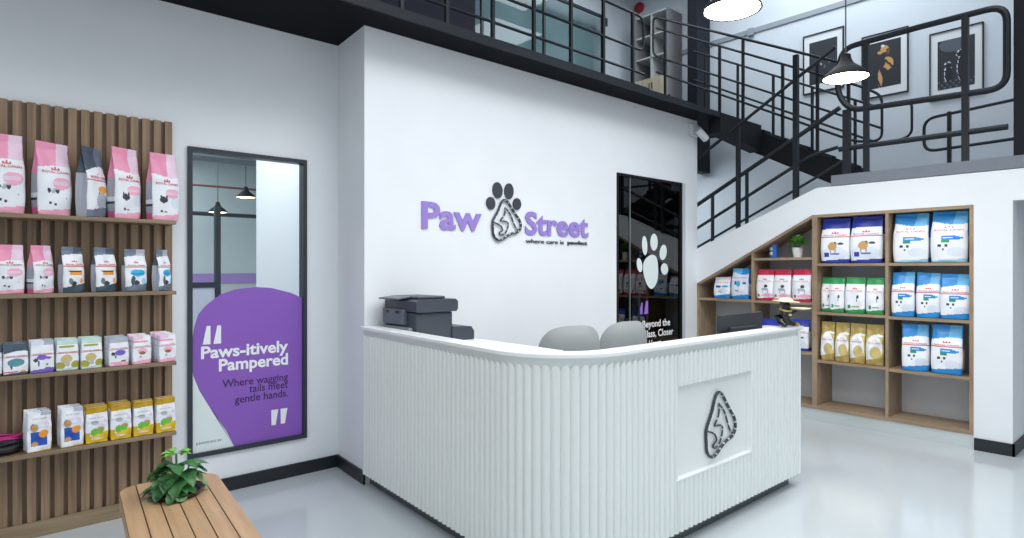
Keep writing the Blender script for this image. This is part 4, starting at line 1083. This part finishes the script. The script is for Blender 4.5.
# ------------------------------------------------------------------ framed dog photographs
def picture(yc, zc, label, kind):
    w, h = .51, .78
    t = thing('framed_photograph', label, 'picture', (8.348, yc, zc), R(-90), 'framed dog photographs')
    # local x runs along the wall, local -y towards the room
    b = BM(); f = .013
    box(b, -w / 2, -w / 2 + f, -.025, 0, -h / 2, h / 2); box(b, w / 2 - f, w / 2, -.025, 0, -h / 2, h / 2)
    box(b, -w / 2 + f, w / 2 - f, -.025, 0, -h / 2, -h / 2 + f); box(b, -w / 2 + f, w / 2 - f, -.025, 0, h / 2 - f, h / 2)
    obj('frame', b, M_BLACK, t)
    b = BM(); box(b, -w / 2 + f, w / 2 - f, -.012, -.002, -h / 2 + f, h / 2 - f); obj('mount', b, mat('picture_mount', (226, 230, 234), .6), t)
    pw_, ph_ = .175, .28
    mats = [mat('print_black', (40, 44, 52), .5), mat('print_tan', (170, 128, 78), .5), mat('print_pale', (160, 168, 178), .5), mat('print_smoke', (84, 92, 104), .5), mat('print_dark_tan', (104, 78, 52), .5), mat('print_deep_black', (22, 25, 31), .5)]
    b = BM(); N, Mz = 44, 70
    for i in range(N):
        for j in range(Mz):
            u, v = (i + .5) / N, (j + .5) / Mz
            k = 0
            if kind == 1:
                n = math.sin(31 * u + 9 * v) * math.sin(23 * v - 13 * u)
                if inE(u, v, .5, .48, .34, .16) and n > .45: k = 3
                if inE(u, v, .6, .52, .3, .1) and n > .8: k = 2
            elif kind == 2:
                if inE(u, v, .50, .83, .13, .07) or inE(u, v, .36, .77, .09, .035) or (inE(u, v, .58, .50, .2, .14) and math.sin(23 * u + 31 * v) > -.55) or (inE(u, v, .36, .2, .07, .22) and math.sin(29 * u + 17 * v) > -.6): k = 1
                if inE(u, v, .60, .76, .06, .07): k = 4
                if inE(u, v, .46, .53, .07, .07): k = 0
                if inE(u, v, .44, .90, .06, .03): k = 2
            else:
                if inE(u, v, .45, .9, .4, .16): k = 3
                for (cx, cy, rx, ry) in ((.30, .30, .10, .17), (.29, .48, .085, .05), (.66, .38, .11, .26), (.64, .68, .09, .055), (.57, .655, .05, .025)):
                    if inE(u, v, cx, cy, rx, ry): k = 5
                    elif inE(u, v, cx - .012, cy + .012, rx + .012, ry + .012) and k != 5 and math.sin(37 * u + 61 * v) > -.4: k = 2
                if v < .17 and math.sin(40 * u) * math.sin(50 * v) > .3: k = 3
            x0, x1 = -pw_ + 2 * pw_ * i / N, -pw_ + 2 * pw_ * (i + 1) / N; z0, z1 = -ph_ + 2 * ph_ * j / Mz, -ph_ + 2 * ph_ * (j + 1) / Mz
            f_ = b.faces.new([b.verts.new((x, -.0135, z)) for x, z in ((x0, z0), (x1, z0), (x1, z1), (x0, z1))]); f_.material_index = k
    bmesh.ops.remove_doubles(b, verts=b.verts, dist=1e-5)
    obj('print', b, mats, t)
picture(3.335, 4.215, 'framed dark abstract animal photograph highest on the stair wall', 1)
picture(2.615, 4.00, 'framed photograph of a golden dog in profile', 2)
picture(1.893, 3.832, 'framed photograph of two small dogs in smoky light', 3)

# ------------------------------------------------------------------ mezzanine furnishings
def mezz_glass():
    Y = 6.2
    b = BM()
    for x in (4.9, 6.02, 7.28): box(b, x, x + .035, Y - .02, Y + .02, 3.25, 5.40)
    box(b, 1.5, 7.3, Y - .02, Y + .02, 5.38, 5.42)
    root = struct('window_2', b, M_FRAME)
    b = BM(); box(b, 1.5, 6.6, Y - .005, Y + .005, 3.26, 5.38); obj('glass', b, G_MEZZ, root)
    b = BM(); box(b, 6.62, 7.28, Y - .005, Y + .005, 3.26, 5.36); lf = obj('door_leaf', b, G_MEZZ, root)
    b = BM(); tube(b, [(6.72, Y - .05, 4.05), (6.72, Y - .05, 4.45)], .014); obj('handle', b, M_BLACK, lf, True)
    b = BM(); box(b, 7.30, 7.40, Y - .02, Y + .02, 5.28, 5.40); obj('hinge_plate', b, M_FRAME, root)
mezz_glass()
bm = BM(); box(bm, 3.82, 3.88, 5.0, 6.18, 3.25, 6.1); box(bm, 1.2, 3.82, 5.0, 5.06, 3.25, 6.1); struct('wall_office', bm, M_DARKROOM)
ca = thing('open_cabinet', 'grey cabinet with open cubbies and pale wooden doors on the mezzanine', 'cabinet', (7.95, 5.46, 3.95))
b = BM(); box(b, 0, .38, 0, .02, 0, 1.55); obj('side_panel', b, M_CABSIDE, ca)
b = BM(); box(b, 0, .38, .59, .61, 0, 1.55); obj('side_panel', b, M_CABSIDE, ca)
b = BM(); box(b, .36, .38, .02, .59, 0, 1.55); obj('back_panel', b, M_CABIN, ca)
for z in (.52, .86, 1.20, 1.53):
    b = BM(); box(b, 0, .36, .02, .59, z, z + .022); obj('shelf', b, mat('cabinet_edge', (206, 208, 210), .5), ca)
b = BM(); box(b, 0, .36, .295, .315, .54, 1.53); obj('divider', b, mat('cabinet_edge', (206, 208, 210), .5), ca)
for k in range(2):
    b = BM(); box(b, -.018, -.001, .004 + .303 * k, .302 + .303 * k, .01, .535, .002); d_ = obj('door', b, M_CABDOOR, ca)
    b = BM(); box(b, -.03, -.018, .27 + .05 * k, .28 + .05 * k, .36, .46); obj('handle', b, M_BLACK, d_)
t = tag(obj('alarm_bell', lathe(BM(), [(0, 0), (.09, 0), (.085, .04), (.05, .06), (0, .065)], 20), M_RED, None, True), 'round red alarm bell on the wall above the open cabinet', 'alarm')
t.location = (8.349, 6.28, 5.86); t.rotation_euler = (0, -PI / 2, 0)

# ------------------------------------------------------------------ camera on the sign wall
t = thing('security_camera', 'white security camera at the top corner of the sign wall', 'camera', (6.14, YW, 3.05))
b = BM(); box(b, -.09, .06, -.045, -.001, -.05, .09, .008); obj('mount_box', b, M_CAM, t)
b = BM(); tube(b, [(-.0, -.045, .0), (.02, -.09, -.02)], .018); obj('bracket', b, M_CAM, t, True)
b = BM(); tube(b, [(-.04, -.09, .02), (.02, -.10, -.02), (.10, -.115, -.075)], [.04, .042, .04], 14); cb = obj('body', b, M_CAM, t, True)
b = BM(); tube(b, [(.098, -.1145, -.0735), (.108, -.117, -.081)], .032, 14); obj('lens', b, M_FIG, cb, True)

# ------------------------------------------------------------------ pendant lamps
def pendant(name, x, y, z, r, ztop, label, led, group='pendant lamps'):
    t = thing(name, label, 'lamp', (x, y, z), 0, group)
    b = BM(); k = r / .175
    prof = [(r, 0), (r * .97, .018 * k), (r * .62, .075 * k), (r * .34, .115 * k), (r * .24, .15 * k), (r * .2, .19 * k), (.012, .20 * k)]
    prof += [(.012, .195 * k), (r * .18, .185 * k), (r * .32, .11 * k), (r * .59, .07 * k), (r * .93, .018 * k), (r * .96, .0)]
    lathe(b, prof + [prof[0]], 40); obj('shade', b, M_LAMPSH, t, True)
    b = BM(); lathe(b, [(0, -.006), (r * .6, -.005), (r * .92, .002), (r * .92, .012), (0, .014)], 36); obj('diffuser', b, led, t, True)
    b = BM(); tube(b, [(0, 0, .19 * k), (0, 0, ztop - z)], .005, 6); obj('cord', b, M_CORD, t, True)
    b = BM(); lathe(b, [(0, 0), (.05, 0), (.05, -.025), (0, -.03)], 20); obj('ceiling_rose', b, M_CORD, t, True, (0, 0, ztop - z))
    return t
pendant('pendant_lamp', 3.43, 1.90, 3.06, .172, 6.1, 'large bright pendant lamp cut by the top edge above the desk', M_LED)
pendant('pendant_lamp', 4.77, 1.75, 2.89, .158, 6.1, 'bright pendant lamp hanging in front of the landing railing', M_LED)
pendant('pendant_lamp', 2.37, 8.5, 2.235, .12, 3.2, 'small pendant lamp seen through the poster window above the dark post', M_LEDS)
pendant('pendant_lamp', 2.56, 8.0, 2.40, .12, 3.2, 'small pendant lamp seen through the poster window beside the white partition', M_LEDS)

# ------------------------------------------------------------------ lights
def area(name, loc, rot, sx, sy, power, col=(1, 1, 1)):
    l = bpy.data.lights.new(name, 'AREA'); l.shape = 'RECTANGLE'; l.size = sx; l.size_y = sy; l.energy = power; l.color = col
    o = bpy.data.objects.new(name, l); o.location = loc; o.rotation_euler = rot; COL.objects.link(o)
    return o
def spot(name, loc, power, col, r, blend=.6, ang=150):
    l = bpy.data.lights.new(name, 'SPOT'); l.energy = power; l.color = col; l.shadow_soft_size = r; l.spot_size = R(ang); l.spot_blend = blend
    o = bpy.data.objects.new(name, l); o.location = loc; COL.objects.link(o)
    return o
for (x, y, z) in ((3.43, 1.90, 3.045), (4.77, 1.75, 2.875)):
    spot('lamp_light', (x, y, z - .01), 38, (1, .98, .94), .15)
for (x, y, p) in ((-1.2, .8, 70), (.3, 2.3, 52), (2.4, 2.2, 88), (4.6, 2.2, 78), (.3, -.2, 62), (2.4, -.2, 62), (4.6, -.2, 60)):
    spot('track_light', (x, y, 3.9), p, (.97, .99, 1), .75)
area('ceiling_fill', (3.4, 0.6, 6.0), (0, 0, 0), 4, 2, 110, (.93, .97, 1))  # added overhead fill for extra ambient, no fixture modelled
area('upper_fill', (7.4, 2.9, 5.9), (0, 0, 0), 1.2, 2.5, 62, (.85, .93, 1))  # added fill that brightens the picture wall and upper stairs
area('understair_fill', (6.9, 5.4, 3.15), (0, 0, 0), .8, .8, 40, (.88, .96, 1))  # added fill for the dark space below the slab
area('salon_fill', (.8, 8.0, 3.15), (0, 0, 0), 3, 3, 110, (.95, .98, 1))  # unseen panel added to light the room behind the poster window
area('salon_fill', (1.2, 5.4, 3.1), (0, 0, 0), 1.0, 1.2, 30, (.95, .98, 1))  # second added fill, close behind the window glass
area('mezzanine_fill', (6.2, 5.0, 6.0), (0, 0, 0), 2, 1, 34, (.9, .96, 1))  # unseen fill above the mezzanine floor, without a fixture

w = bpy.data.worlds.new('World'); SC.world = w; w.use_nodes = True
bg = w.node_tree.nodes['Background']; bg.inputs['Color'].default_value = (.90, .96, 1, 1); bg.inputs['Strength'].default_value = .74

# ------------------------------------------------------------------ camera
cd = bpy.data.cameras.new('Camera'); cd.sensor_width = 36; cd.lens = 612 / 1024 * 36
co = bpy.data.objects.new('Camera', cd); COL.objects.link(co)
co.location = (0, 0, 1.5); co.rotation_euler = (R(90), 0, R(48.75) - PI / 2)
SC.camera = co
SC.view_settings.view_transform = 'Standard'
try: SC.view_settings.look = 'None'
except Exception: pass
SC.view_settings.gamma = 1; SC.view_settings.use_curve_mapping = False
SC.view_settings.exposure = 0.06
SC.cycles.use_denoising = True
SC.cycles.max_bounces = 8
SC.cycles.diffuse_bounces = 4
SC.cycles.transparent_max_bounces = 12
SC.cycles.sample_clamp_indirect = 6
SC.cycles.caustics_reflective = False
SC.cycles.caustics_refractive = False
